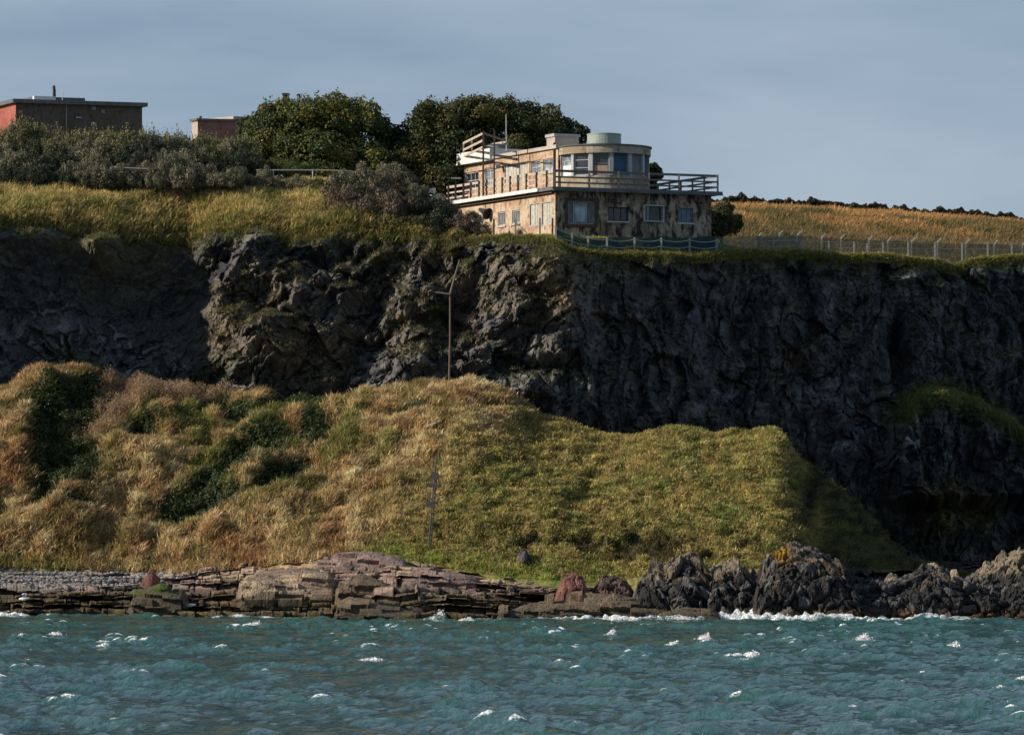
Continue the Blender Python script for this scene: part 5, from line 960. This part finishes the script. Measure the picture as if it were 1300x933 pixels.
# ================================================================== FENCES, POLES
def sag(p, q, d, n=8): return [tuple(np.array(p) * (1 - t) + np.array(q) * t - np.array([0, 0, 4 * d * t * (1 - t)])) for t in [i / n for i in range(n + 1)]]
def fences():
    # rope fence along the cliff edge: (px, base py, top py)
    P = [(705.5, 303, 287), (726, 315, 295.5), (746.5, 317, 300), (770.5, 319, 301.5), (805.5, 320, 301.5), (839.5, 320, 302), (875.5, 320.5, 302.5), (910, 321, 303)]
    Yf = lambda px: float(Yc(np.array(px))) + 1.0
    r0 = W(770, 320, Yf(770)); root = empty('rope_fence', r0, 'pale posts strung with two slack green ropes in front of the building', 'fence')
    pts = []
    for px, pb, pt in P:
        Y = Yf(px); zb = min(WZ(pb + 2, Y), ground_z(px, Y) - .1); x = WX(px, Y); zt = WZ(pt, Y); pts.append((x, Y, zb, zt)); m = MB(); m.bar((x, Y, zb), (x, Y, zt), .13, .13, (0, 1, 0)); part(m, 'post', M['post_pale'], root)
    for k, dz in ((0, .12), (1, .55)):
        for a, b in zip(pts[:-1], pts[1:]): m = MB(); m.tube(sag((a[0], a[1] - .08, a[3] - dz), (b[0], b[1] - .08, b[3] - dz), .14 if b[0] - a[0] > 1.5 else .08), .022, 5); part(m, 'rope', M['rope'], root)
    # debris netting behind
    m = MB(); px = np.linspace(706, 1018, 80); V = []; m2 = MB()
    for p in px:
        Y = Yf(p) + .35 + .12 * math.sin(p * .31); g = ground_z(p, Y) - .1; tp = prof([(706, 290), (726, 299), (746, 302), (1018, 300)])(p) + 1.2 * math.sin(p * .11); V.append(((WX(p, Y), Y, g), (WX(p, Y), Y + .1, WZ(tp, Y))))
    for i, (a, b) in enumerate(zip(V[:-1], V[1:])): (m if px[i] < 906 else m2).quad(a[0], b[0], b[1], a[1])
    o2 = m2.build('mesh_screen', M['net_grey'], smooth=True); setp(o2, 'see-through grey green mesh screen carrying on right of the building past the dark bush', 'screen')
    o = m.build('debris_netting', M['net_teal'], smooth=True); setp(o, 'dark teal netting hung behind the rope fence at the foot of the building', 'netting')
    # wire fence to the right
    P2 = [(945, 323, 304.5), (982, 323.5, 304.5), (1016, 324, 304), (1052, 324, 306), (1084.5, 324, 307), (1101, 323.5, 309), (1121, 323, 307.5), (1153, 323, 307.5), (1187, 324.5, 307.5), (1221.5, 325.5, 308), (1254, 325, 308.5), (1284.5, 325, 309), (1318, 325.5, 309.5), (1352, 326, 310), (1386, 326, 310)]
    r0 = W(1120, 324, Yf(1120)); root = empty('wire_fence', r0, 'thin post and wire fence along the turf edge right of the rope fence', 'fence'); pts = []
    for px_, pb, pt in P2:
        Y = Yf(px_) + .3; zb = min(WZ(pb + 1, Y), ground_z(px_, Y) - .1); x = WX(px_, Y); pts.append((x, Y, zb, WZ(pt, Y))); m = MB(); m.bar((x, Y, zb), (x, Y, WZ(pt, Y)), .11, .11, (0, 1, 0)); part(m, 'post', M['post_pale'], root)
    for dz in (.08, .45): m = MB(); m.tube([(a[0], a[1] - .07, a[3] - dz) for a in pts], .014, 4); part(m, 'wire', M['steel'], root)
    x, Y, zb, zt = pts[3]
    for sx in (-1, 1): m = MB(); m.bar((x + sx * .75, Y, zb), (x, Y, zt - .1), .09, .09); part(m, 'brace', M['wood_dark'], root)
    # taller security fence with cranked tops, further back
    root = empty('security_fence', W(1100, 322, 310), 'tall mesh fence with cranked concrete tops behind the thin wire fence', 'fence'); pts = []
    for px_, pt in ((962, 301), (989, 298), (1012, 299), (1043, 302), (1067.5, 303), (1103, 304.5), (1127, 306), (1157, 307), (1190, 308), (1226, 309), (1262, 310), (1298, 311), (1334, 312), (1370, 313)):
        Y = float(Yc(np.array(px_))) + 7; x = WX(px_, Y); zb = ground_z(px_, Y) - .2; zt = WZ(pt, Y); pts.append((x, Y, zb, zt)); m = MB(); m.bar((x, Y, zb), (x, Y, zt), .10, .10, (0, 1, 0)); m.bar((x, Y, zt), (x + .28, Y - .1, zt + .3), .09, .09); part(m, 'post', M['post_pale'], root)
    m = MB()
    for a, b in zip(pts[:-1], pts[1:]): m.quad((a[0], a[1] + .06, a[2]), (b[0], b[1] + .06, b[2]), (b[0], b[1] + .06, b[3]), (a[0], a[1] + .06, a[3]))
    part(m, 'mesh_panel', M['net_grey'], root)
    for k in (.15, .3): m = MB(); m.tube([(a[0] + k * .9, a[1] - .1, a[3] + k) for a in pts], .012, 4); part(m, 'wire', M['steel'], root)
    # scattered posts in front of the sunlit wall
    for px_, pb, pt, mt, lb in ((654.5, 296, 278, 'post_pale', 'pale post with a slanting brace in front of the small square windows'), (685.5, 299, 277, 'post_pale', 'pale post in front of the two tall boarded windows'), (701.5, 300, 277, 'wood_dark', 'thin dark post by the front corner of the building'), (627, 295, 278, 'wood_dark', 'thin dark post among the grass beneath the horn'), (597.5, 292, 274, 'wood_dark', 'short dark post in the bushes left of the horn')):
        Y = 287.3; m = MB(); x = WX(px_, Y); m.bar((x, Y, WZ(pb + 8, Y)), (x, Y, WZ(pt, Y)), .12, .12, (0, 1, 0))
        if px_ == 654.5: m.bar((x, Y, WZ(282, Y)), (x + .75, Y, WZ(296, Y)), .06)
        o = m.build('fence_post', M[mt]); setp(o, lb, 'post', 'posts left standing before the sunlit wall')
    # steel tube rail in the scrub on the left
    def rail(label, pl, hts, Y, down=1.2):
        root = empty('tube_rail', W(pl[0][0], pl[0][1], Y), label, 'rail'); p3 = [W(px_, py, Y) for px_, py in pl]; m = MB(); m.tube(p3, .045, 7); part(m, 'rail', M['steel'], root)
        for i in hts: m = MB(); m.tube([p3[i], (p3[i][0], p3[i][1] + .01, p3[i][2] - down)], .045, 7); part(m, 'post', M['steel'], root)
    rail('pale steel tube rail standing in the scrub below the dark blockhouse', [(138, 236), (139, 214), (141, 212.5), (160, 213.5), (185, 214.5), (240, 215), (262, 216)], (2,), 291.0, 1.4)
    rail('pale steel tube rail crossing in front of the round crowned tree', [(325, 216.3), (347, 216.2), (397, 216.2), (440, 217), (466, 221)], (1, 2), 294.0, 1.6)
    rail('bent end of tube rail in the scrub left of the terrace', [(522, 234), (536, 239), (552, 243)], (2,), 292.0, 1.0)
    m = MB(); Y = 291; a = W(536, 239, Y); m.box(W(537, 246, Y), (WX(553, Y) - WX(537, Y), .05, .1), (0, .04, 0), (0, 0, .28)); o = m.build('hoarding', M['board_pale']); setp(o, 'pale broken panel lying in the scrub left of the terrace', 'panel')
    for px_, p0, p1 in ((83, 236, 209), (37.5, 236, 222)): m = MB(); x = WX(px_, 291.5); m.bar((x, 291.5, WZ(p0, 291.5)), (x, 291.5, WZ(p1, 291.5)), .07); o = m.build('marker_post', M['steel']); setp(o, 'taller thin steel post in the scrub below the blockhouse' if px_ == 83 else 'shorter steel post in the scrub nearest the left edge', 'post')
fences()
def slope_point(px, py):
    P, N, C, S, T, PY = SL[:6]; X = P[..., 0]; Yv = P[..., 1]; qx = CXP + X / Yv * F; qy = HZP - (P[..., 2] - CZ) / Yv * F
    dd = (qx - px)**2 + (qy - py)**2 + (T > 1.01) * 1e4; k = np.unravel_index(np.argmin(dd), dd.shape); return P[k]
def poles():
    # broken pole against the cliff
    b = slope_point(571, 480); Y = b[1]; root = empty('broken_pole', tuple(b), 'tall brown pole with a snapped leaning top and short arm against the dark cliff', 'pole')
    m = MB(); m.tube([(b[0], Y, b[2] - .5), W(571.5, 430, Y), W(571.5, 372, Y)], .075, 8, .06); part(m, 'shaft', M['pole_wood'], root)
    m = MB(); m.tube([W(571.5, 373, Y - .02), W(577, 352, Y), W(583.5, 330, Y)], .07, 7, .045); part(m, 'snapped_top', M['wood_grey_shade'], root)
    m = MB(); m.tube([W(571.5, 373.5, Y - .1), W(552.5, 371, Y)], .05, 6, .04); part(m, 'arm', M['wood_grey_shade'], root)
    # ladder mast with three boards
    b = slope_point(544.5, 697); t = slope_point(553, 575); root = empty('ladder_mast', tuple(b), 'leaning grey ladder mast carrying broken boards on the green slope', 'mast')
    Y0 = b[1] - .1; Y1 = b[1] - .5
    for dx in (-1.3, 1.3): m = MB(); m.bar(W(544.7 + dx, 698, Y0), W(553.6 + dx * .8, 592 if dx < 0 else 600, Y1), .06, .06); part(m, 'stile', M['mast_grey'], root)
    m = MB()
    for i in range(15): k = i / 14; y = Y0 + (Y1 - Y0) * k - .05; m.bar(W(543.1 + 8.9 * k, 692 - 95 * k, y), W(546.3 + 8.6 * k, 692 - 95 * k, y), .05)
    part(m, 'rungs', M['mast_grey'], root)
    m = MB(); m.bar(W(552.5, 600, Y1), W(554, 576, Y1 + .1), .06); part(m, 'top_spar', M['mast_grey'], root)
    for (x0, x1, y0, y1) in ((547, 558, 598, 608), (541, 560, 613, 618), (542, 552, 635, 643)): m = MB(); m.hexa([W(x0, y1, Y1 - .1), W(x1, y1 + 1, Y1 - .1), W(x1, y1 + 1, Y1 - .02), W(x0, y1, Y1 - .02), W(x0 + 1, y0, Y1 - .1), W(x1 - 1, y0 + 2, Y1 - .1), W(x1 - 1, y0 + 2, Y1 - .02), W(x0 + 1, y0, Y1 - .02)]); part(m, 'board', M['mast_grey'], root)
    b = slope_point(568.5, 716); m = MB(); m.tube([(b[0], b[1], b[2] - .4), W(568.5, 690, b[1]), W(568.7, 656, b[1])], .04, 6, .02); o = m.build('steel_rod', M['rust']); setp(o, 'thin upright rusty rod beside the yellow lichen patch at the foot of the slope', 'rod')
    b = slope_point(550, 541); m = MB(); m.hexa([(b[0] - .45, b[1] - .25, b[2] - .02), (b[0] + .4, b[1] - .25, b[2] + .28), (b[0] + .4, b[1] - .1, b[2] + .3), (b[0] - .45, b[1] - .1, b[2]), (b[0] - .45, b[1] - .25, b[2] + .06), (b[0] + .4, b[1] - .25, b[2] + .38), (b[0] + .4, b[1] - .1, b[2] + .38), (b[0] - .45, b[1] - .1, b[2] + .08)]); o = m.build('driftwood_plank', M['driftwood']); setp(o, 'pale plank lying in the tan grass above the ladder mast', 'plank')
    def gull(px, py, Y, fly, lab):
        c = W(px, py, Y); root = empty('gull', c, lab, 'gull'); 
        rings = [(-.28, .02), (-.2, .06), (-.05, .1), (.1, .095), (.2, .06), (.26, .055), (.32, .045), (.36, .01)]; m = MB(); vs = []; n = 10
        for (x, r) in rings: vs += [(c[0] + x, c[1] + r * math.cos(k * 2 * math.pi / n), c[2] + r * math.sin(k * 2 * math.pi / n) + (.03 if x > .15 else 0)) for k in range(n)]
        m.add(vs, [(i * n + k, i * n + (k + 1) % n, (i + 1) * n + (k + 1) % n, (i + 1) * n + k) for i in range(len(rings) - 1) for k in range(n)]); part(m, 'body', M['feather'], root, smooth=True)
        for sd in (-1, 1):
            m = MB(); z = c[2] + .04; up = .28 if fly else -.02
            if fly: pts = [((.12, 0, 0), (-.08, 0, 0)), ((.14, .25 * sd, up), (-.04, .25 * sd, up)), ((.02, .6 * sd, up * .7), (-.06, .6 * sd, up * .7))]
            else: pts = [((.12, .09 * sd, 0), (.08, .1 * sd, -.08)), ((-.1, .1 * sd, .02), (-.1, .1 * sd, -.06)), ((-.38, .03 * sd, 0), (-.36, .03 * sd, -.02))]
            for (a, b_), (e, f) in zip(pts[:-1], pts[1:]):
                q = [np.array(c) + np.array(v) + (0, 0, .04) for v in (a, b_, f, e)]; m.hexa([q[0], q[1], q[2], q[3]] + [v + np.array([0, 0, .015]) for v in q])
            part(m, 'wing', M['feather_grey'], root)
        m = MB(); m.tube([(c[0] + .35, c[1], c[2] + .03), (c[0] + .42, c[1], c[2] + .015)], .018, 5, .006); part(m, 'beak', M['board_tan'], root)
    gull(30, 760, 253.5, True, 'white gull with raised wings over the dark shore rocks at the left')
    gull(241, 768, 255.5, False, 'white gull standing on the dark rocks left of the largest sandstone block')
poles()

# ================================================================== TREES AND SHRUBS
def crown_points(lumps, n, rng, shell=.32, zmin=-9e9):
    L = np.array(lumps, float); a = L[:, 3] * L[:, 4] * L[:, 5]; a = (a ** (2 / 3)); k = rng.choice(len(L), n, p=a / a.sum()); d = rng.normal(size=(n, 3)); d /= np.linalg.norm(d, axis=1, keepdims=True)
    r = 1 - shell * rng.random(n) ** 1.5; rad = L[k, 3:6]; c = L[k, :3]
    bump_ = 1 + .16 * noise3(d[:, 0] * 2.5 + k * 3.1, d[:, 1] * 2.5, d[:, 2] * 2.5 + k, 2, 901)
    p = c + d * rad * (r * bump_)[:, None]; return p, d, k
def tree(name, label, lumps, base, n, size, cols, seed, cat='tree', trunk_r=.28, limbs=7, sub=9, sprigs=0, group=None):
    """lumps: big crown masses (x,y,z,rx,ry,rz); each is broken into smaller clumps that carry the leaves"""
    rng = np.random.default_rng(seed); root = empty(name, base, label, cat, group); b = np.array(base, float); small = []
    for (x, y, z, rx, ry, rz) in lumps:
        for i in range(sub):
            d = rng.normal(size=3); d[2] = abs(d[2]) * .9 - .25; d /= np.linalg.norm(d); q = rng.uniform(.22, .42)
            small.append((x + d[0] * rx * .78, y + d[1] * ry * .78, z + d[2] * rz * .78, rx * q, ry * q, rz * q * .9))
        small.append((x, y, z, rx * .92, ry * .92, rz * .92))
    p, d, k = crown_points(small, n, rng); t = rng.random(len(small))[k] * .65 + rng.random(n) * .35
    c = mixc(cols[0], cols[1], t); top = sm(.55, .9, rng.random(len(small))[k]) * .7; c = c * (1 - top[:, None]) + np.array(cols[2]) * top[:, None]
    if sprigs:
        zt = np.argsort(p[:, 2] - .02 * np.abs(p[:, 0]))[-n // 4:]; s = p[rng.choice(zt, sprigs)]; m_ = 9; kk = rng.random((sprigs, m_)); sp = (s[:, None] + np.stack([.12 * rng.normal(size=(sprigs, m_)), .12 * rng.normal(size=(sprigs, m_)), kk * .5], -1)).reshape(-1, 3)
        p = np.concatenate([p, sp]); d = np.concatenate([d, rng.normal(size=sp.shape)]); c = np.concatenate([c, np.tile(cols[2], (len(sp), 1))])
    V, Fq, C = leaves(p - b, c, size, rng, d, .28, .65, .45); me = mesh_np('crown', V, Fq, C, False); link('crown', me, M['leaf'], root)
    m = MB(); zc = np.mean([l[2] for l in lumps]); m.tube([b * 0, (.1, 0, (zc - b[2]) * .5), (0, .1, zc - b[2])], trunk_r, 10, trunk_r * .45)
    for i in range(limbs):
        l = lumps[i % len(lumps)]; e = np.array(l[:3]) - b + rng.normal(0, .3, 3) * np.array(l[3:6]) * .5; s0 = np.array([0, 0, (zc - b[2]) * rng.uniform(.25, .7)]); m.tube([s0, (s0 + e) / 2 + (0, 0, .3), e], trunk_r * .4, 7, trunk_r * .1)
    o = m.build('trunk', M['wood_dark'], root); return root
def trees():
    dg = ((.018, .034, .010), (.048, .068, .016), (.10, .10, .022)); dk = ((.014, .026, .009), (.038, .05, .014), (.085, .065, .022))
    Y = 309; L = lambda px, py, rx, rz, Yq=Y, ry=None: (WX(px, Yq), Yq, WZ(py, Yq), rx / F * Yq, (ry or rx) / F * Yq, rz / F * Yq)
    tree('round_tree', 'broad round crowned dark green tree between the pink hut and the gap', [L(328, 196, 22, 26), L(345, 178, 44, 45), L(385, 160, 50, 38), L(425, 158, 48, 36), L(462, 170, 38, 38), L(325, 200, 34, 38), L(400, 200, 60, 38, Y - 2), L(460, 205, 46, 36, Y - 1), L(478, 160, 16, 18), L(350, 222, 40, 22, Y - 3), L(420, 224, 46, 22, Y - 3), L(475, 224, 34, 22, Y - 3)], (WX(400, Y), Y, WZ(245, Y)), 90000, .19, ((.020, .036, .010), (.055, .075, .016), (.13, .12, .024)), 1, sub=14, sprigs=260)
    tree('dark_tree', 'small dark tree filling the gap between the two big round trees', [L(498, 185, 24, 30, Y + 2), L(515, 195, 26, 32, Y + 2), L(505, 215, 36, 30, Y)], (WX(505, Y + 2), Y + 2, WZ(250, Y + 2)), 20000, .19, dk, 2, sub=10, sprigs=30)
    Y = 311
    tree('spreading_tree', 'largest dark tree spreading behind the roof of the lookout building', [L(545, 165, 34, 34), L(575, 160, 40, 36), L(612, 148, 42, 28), L(650, 158, 44, 32), L(690, 168, 36, 32), L(540, 205, 42, 46), L(590, 205, 60, 50, Y - 2), L(645, 200, 50, 40), L(700, 185, 34, 30), L(555, 235, 45, 30, Y - 3)], (WX(620, Y), Y, WZ(250, Y)), 100000, .19, ((.016, .028, .010), (.042, .055, .014), (.10, .085, .024)), 3, sub=14, sprigs=300)
    tree('slender_tree', 'sparse little tree right of the spreading tree, beside the green tank', [L(728, 168, 14, 14, 313), L(740, 172, 10, 14, 313), L(722, 185, 16, 18, 313)], (WX(732, 313), 313, WZ(235, 313)), 4200, .2, dk, 4, trunk_r=.12, limbs=6, sub=9)
    tree('small_tree', 'small dark tree showing behind the terrace right of the tower', [L(829, 215, 9, 9, 312), L(822, 222, 10, 12, 312), L(834, 222, 8, 9, 312), L(826, 240, 10, 16, 312)], (WX(826, 312), 312, 24.0), 4000, .2, dk, 5, trunk_r=.12, limbs=4, sub=7)
    tree('gorse_bush', 'dark green bush against the right end of the building', [L(915, 280, 20, 20, 303), L(928, 285, 16, 16, 304), L(905, 292, 20, 14, 302), L(918, 266, 14, 10, 306)], (WX(915, 303), 303, 24.0), 9000, .17, dk, 6, 'bush', .1, 5, 9)
trees()
def shrub_mesh(seed, kind):
    """dome of many small rounded heads; unit size about 2 m wide"""
    rng = np.random.default_rng(seed); heads = []
    nh = 30
    for i in range(nh):
        u = rng.random(); a = rng.uniform(0, 2 * math.pi); el = math.asin(u); r = 1.0 + .12 * rng.normal(); q = rng.uniform(.2, .36)
        heads.append((r * math.cos(el) * math.cos(a), r * math.cos(el) * math.sin(a), .92 * r * math.sin(el) + .05, q, q, q * .9))
    heads.append((0, 0, .35, .85, .85, .6))
    p, d, k = crown_points(heads, 5200, rng, .4); c0, c1 = {'grey': ((.034, .038, .02), (.22, .20, .13)), 'green': ((.035, .055, .018), (.075, .095, .026)), 'dark': ((.014, .02, .012), (.042, .05, .03)), 'brown': ((.07, .052, .038), (.14, .105, .075)), 'tip': ((.06, .066, .03), (.15, .14, .065))}[kind]
    up = np.clip(d[:, 2] * .5 + .5, 0, 1); t = np.clip(rng.random(len(heads))[k] * .7 + rng.random(len(p)) * .3, 0, 1); c = mixc(c0, c1, t)
    if kind == 'tip':
        n = 130; s = p[rng.choice(np.where(p[:, 2] > .55)[0], n)]; kk = rng.random((n, 8)); sp = (s[:, None] + np.stack([.03 * rng.normal(size=(n, 8)), .03 * rng.normal(size=(n, 8)), kk * .38], -1)).reshape(-1, 3)
        p = np.concatenate([p, sp]); d = np.concatenate([d, rng.normal(size=sp.shape)]); c = np.concatenate([c, np.tile((.17, .16, .075), (len(sp), 1))])
    V, Fq, C = leaves(p, c, .10, rng, d, .25, .5, .5); me = mesh_np('foliage', V, Fq, C, False); me.materials.append(M['leaf']); return me
def stem_mesh(seed):
    rng = np.random.default_rng(seed); m = MB()
    for i in range(7): a = rng.uniform(0, 6.28); m.tube([(0, 0, -.6), (.3 * math.cos(a), .3 * math.sin(a), .1), (.75 * math.cos(a), .75 * math.sin(a), .6)], .035, 5, .012)
    me = bpy.data.meshes.new('stems'); me.from_pydata(m.v, [], m.f); me.materials.append(M['wood_dark']); return me
SHK = {k: [shrub_mesh(i * 17 + j * 101, k) for j in range(2 if k != 'grey' else 4)] for i, k in enumerate(('grey', 'green', 'dark', 'brown', 'tip'))}
STM = stem_mesh(5)
def shrub(px, py, Y, w, h, kind, label, group, rng):
    """centre pixel and half sizes in photo pixels"""
    x, z = WX(px, Y), WZ(py + h, Y); r = empty('scrub_bush', (x, Y, z), label, 'bush', group); sx = w / F * Y; sz = 1.55 * h / F * Y * 1.1
    f = link('foliage', SHK[kind][rng.integers(len(SHK[kind]))], None, r); f.scale = (sx, sx * rng.uniform(.8, 1.1), sz * 1.0); f.rotation_euler = (0, 0, rng.uniform(0, 6.28))
    s = link('stems', STM, None, r); s.scale = (sx * .9, sx * .9, sz * .8)
    return r
def shrubs():
    rng = np.random.default_rng(99)
    G1 = 'grey headed scrub massed in front along the cliff top'; T1 = 'grey headed scrub bush in the front line of the scrub above the cliff grass'
    G2 = 'tufted scrub growing below the blockhouse and hut'; T2 = 'tufted olive scrub bush in the back rows below the blockhouse and brick hut'
    G3 = 'shadowed bushes between the scrub rows'; T3 = 'dark bush in the shaded middle of the scrub below the blockhouse'
    # back rows
    for px in range(-150, 320, 16):
        tp = float(prof([(-150, 168), (0, 172), (20, 156), (40, 156), (60, 168), (90, 172), (130, 168), (185, 170), (240, 174), (300, 178)])(px)); shrub(px + rng.uniform(-5, 5), tp + 20, 303 + rng.uniform(-1, 1), 19 + rng.uniform(-3, 4), 18, 'tip', T2, G2, rng)
    for px in range(-150, 320, 19): shrub(px + rng.uniform(-6, 6), 195 + rng.uniform(-5, 5), 299 + rng.uniform(-1, 1), 20 + rng.uniform(-3, 4), 16, ['tip', 'green', 'dark', 'grey'][rng.integers(4)], T2, G2, rng)
    for px in range(-150, 330, 22): shrub(px + rng.uniform(-6, 6), 212 + rng.uniform(-4, 4), 295.5 + rng.uniform(-.6, .6), 22 + rng.uniform(-3, 4), 17, ['dark', 'dark', 'grey'][rng.integers(3)], T3, G3, rng)  # shade between the rows put into the dark leaf colour
    # front line
    for px in range(-150, 340, 11):
        k = 'dark' if px < 95 else 'grey'; tp = float(prof([(-150, 214), (90, 214), (110, 198), (150, 212), (200, 205), (212, 196), (240, 208), (290, 206), (340, 220)])(px)); hh = (236 - tp) / 2; hh *= rng.uniform(.72, 1.2); shrub(px + rng.uniform(-5, 5), 237 - hh, 291.5 + rng.uniform(-.6, .6), 13 + rng.uniform(-5, 7), hh, k, T1 if k == 'grey' else T3, G1 if k == 'grey' else G3, rng)
    for (px, py, w, h, k, Y) in ((365, 231, 14, 8, 'grey', 293), (385, 232, 16, 9, 'grey', 292.6), (405, 233, 11, 8, 'green', 292.3), (350, 234, 10, 6, 'grey', 292), (375, 212, 22, 8, 'green', 299), (335, 225, 16, 12, 'grey', 294)): shrub(px, py, Y, w, h, k, 'small rounded bush under the tube rail at the foot of the round tree', 'small bushes under the tube rail', rng)
    B4 = 'brown twiggy scrub heaped left of the lookout building'; G4 = 'brown scrub heap left of the building'
    for (px, py, w, h, k, Y) in ((440, 238, 28, 20, 'grey', 290), (470, 232, 24, 22, 'grey', 290.5), (497, 222, 20, 14, 'grey', 292), (485, 216, 12, 9, 'grey', 293), (512, 228, 15, 11, 'grey', 292), (435, 258, 26, 18, 'brown', 288.6), (468, 262, 28, 20, 'brown', 288.3), (500, 262, 26, 20, 'brown', 288.2), (525, 240, 16, 12, 'grey', 291), (530, 258, 24, 18, 'dark', 289), (552, 258, 16, 10, 'grey', 290), (560, 272, 22, 16, 'dark', 288.6), (585, 284, 20, 12, 'brown', 287.9), (600, 278, 13, 9, 'dark', 289.2), (610, 291, 16, 8, 'brown', 287.6), (545, 285, 26, 12, 'dark', 287.6), (510, 285, 26, 10, 'dark', 287.3), (570, 262, 12, 8, 'grey', 291.5), (480, 282, 20, 9, 'dark', 287.2), (578, 272, 12, 9, 'brown', 290)): shrub(px, py, Y, w, h, k, B4, G4, rng)
    for (px, py, w, h, k, Y, lb) in ((258, 251, 13, 9, 'grey', 292.5, 'lone grey bush in the yellow grass above the cliff, right of the scrub gap'), (170, 243, 12, 6, 'green', 292, 'lone low green bush in the grass just in front of the scrub line')): shrub(px, py, Y, w, h, k, lb, None, rng)
shrubs()
# ================================================================== LIGHT, SKY, CAMERA
SUN_AZ, SUN_EL = R(14), R(27)     # azimuth: degrees from due left (-X) towards the camera (-Y)
sd = np.array([-math.cos(SUN_EL) * math.cos(SUN_AZ), -math.cos(SUN_EL) * math.sin(SUN_AZ), math.sin(SUN_EL)])
def light():
    from mathutils import Vector
    L = bpy.data.lights.new('sun', 'SUN'); L.energy = 5.0; L.angle = R(.5); L.color = (1, .89, .74); o = bpy.data.objects.new('sun', L); COL.objects.link(o)
    o.rotation_euler = Vector(tuple(sd)).to_track_quat('Z', 'Y').to_euler(); o.location = (-60, 100, 90)
    w = bpy.data.worlds.new('World'); SC.world = w; w.use_nodes = True; t = w.node_tree; n = t.nodes; n.clear()
    out = n.new('ShaderNodeOutputWorld'); bg = n.new('ShaderNodeBackground'); sk = n.new('ShaderNodeTexSky'); sk.sky_type = 'NISHITA'; sk.sun_disc = False; sk.sun_elevation = SUN_EL
    sk.sun_rotation = math.atan2(sd[0], sd[1]); sk.air_density = 1.2; sk.dust_density = 1.0; sk.ozone_density = 1.5
    tc = n.new('ShaderNodeTexCoord'); mp = n.new('ShaderNodeMapping'); mp.inputs['Scale'].default_value = (5, 5, 24); mp.inputs['Rotation'].default_value = (0, R(3), 0)
    no = n.new('ShaderNodeTexNoise'); no.inputs['Scale'].default_value = 1.0; no.inputs['Detail'].default_value = 5; no.inputs['Roughness'].default_value = .5; no.inputs['Distortion'].default_value = .4
    t.links.new(tc.outputs['Generated'], mp.inputs[0]); t.links.new(mp.outputs[0], no.inputs['Vector'])
    rp = n.new('ShaderNodeValToRGB'); rp.color_ramp.elements[0].position = .36; rp.color_ramp.elements[0].color = (0, 0, 0, 1); rp.color_ramp.elements[1].position = .64; rp.color_ramp.elements[1].color = (1, 1, 1, 1); t.links.new(no.outputs['Fac'], rp.inputs[0])
    mc = n.new('ShaderNodeMix'); mc.data_type = 'RGBA'; mc.inputs[6].default_value = (*CLOUD_A, 1); mc.inputs[7].default_value = (*CLOUD_B, 1); t.links.new(rp.outputs[0], mc.inputs[0])
    # height veil: a little paler low down
    sp = n.new('ShaderNodeSeparateXYZ'); t.links.new(tc.outputs['Generated'], sp.inputs[0]); mr = n.new('ShaderNodeMapRange'); mr.inputs[1].default_value = .0; mr.inputs[2].default_value = .16; t.links.new(sp.outputs[2], mr.inputs[0])
    mv = n.new('ShaderNodeMix'); mv.data_type = 'RGBA'; mv.inputs[6].default_value = (*VEIL, 1); t.links.new(mc.outputs[2], mv.inputs[7]); mr.inputs[3].default_value = .15; mr.inputs[4].default_value = 1.0; t.links.new(mr.outputs[0], mv.inputs[0])
    mx = n.new('ShaderNodeMix'); mx.data_type = 'RGBA'; mx.inputs[0].default_value = COVER; t.links.new(sk.outputs[0], mx.inputs[6]); t.links.new(mv.outputs[2], mx.inputs[7])
    t.links.new(mx.outputs[2], bg.inputs[0]); bg.inputs[1].default_value = SKYK; t.links.new(bg.outputs[0], out.inputs[0])
CLOUD_A = (2.0, 3.3, 5.2); CLOUD_B = (4.9, 6.1, 7.7); VEIL = (5.4, 6.7, 8.4); COVER = .8; SKYK = .064
light()
cam = bpy.data.cameras.new('camera'); cam.sensor_fit = 'HORIZONTAL'; cam.sensor_width = 36; cam.lens = F / 1300 * 36; cam.shift_y = (HZP - 466.5) / 1300; cam.clip_start = .5; cam.clip_end = 9000
co = bpy.data.objects.new('camera', cam); COL.objects.link(co); co.location = (0, 0, CZ); co.rotation_euler = (R(90), 0, 0); SC.camera = co
SC.view_settings.view_transform = 'Standard'; SC.view_settings.look = 'None'; SC.view_settings.gamma = 1; SC.view_settings.use_curve_mapping = False; SC.view_settings.exposure = 0.32
SC.cycles.max_bounces = 4; SC.cycles.diffuse_bounces = 2; SC.cycles.transparent_max_bounces = 12
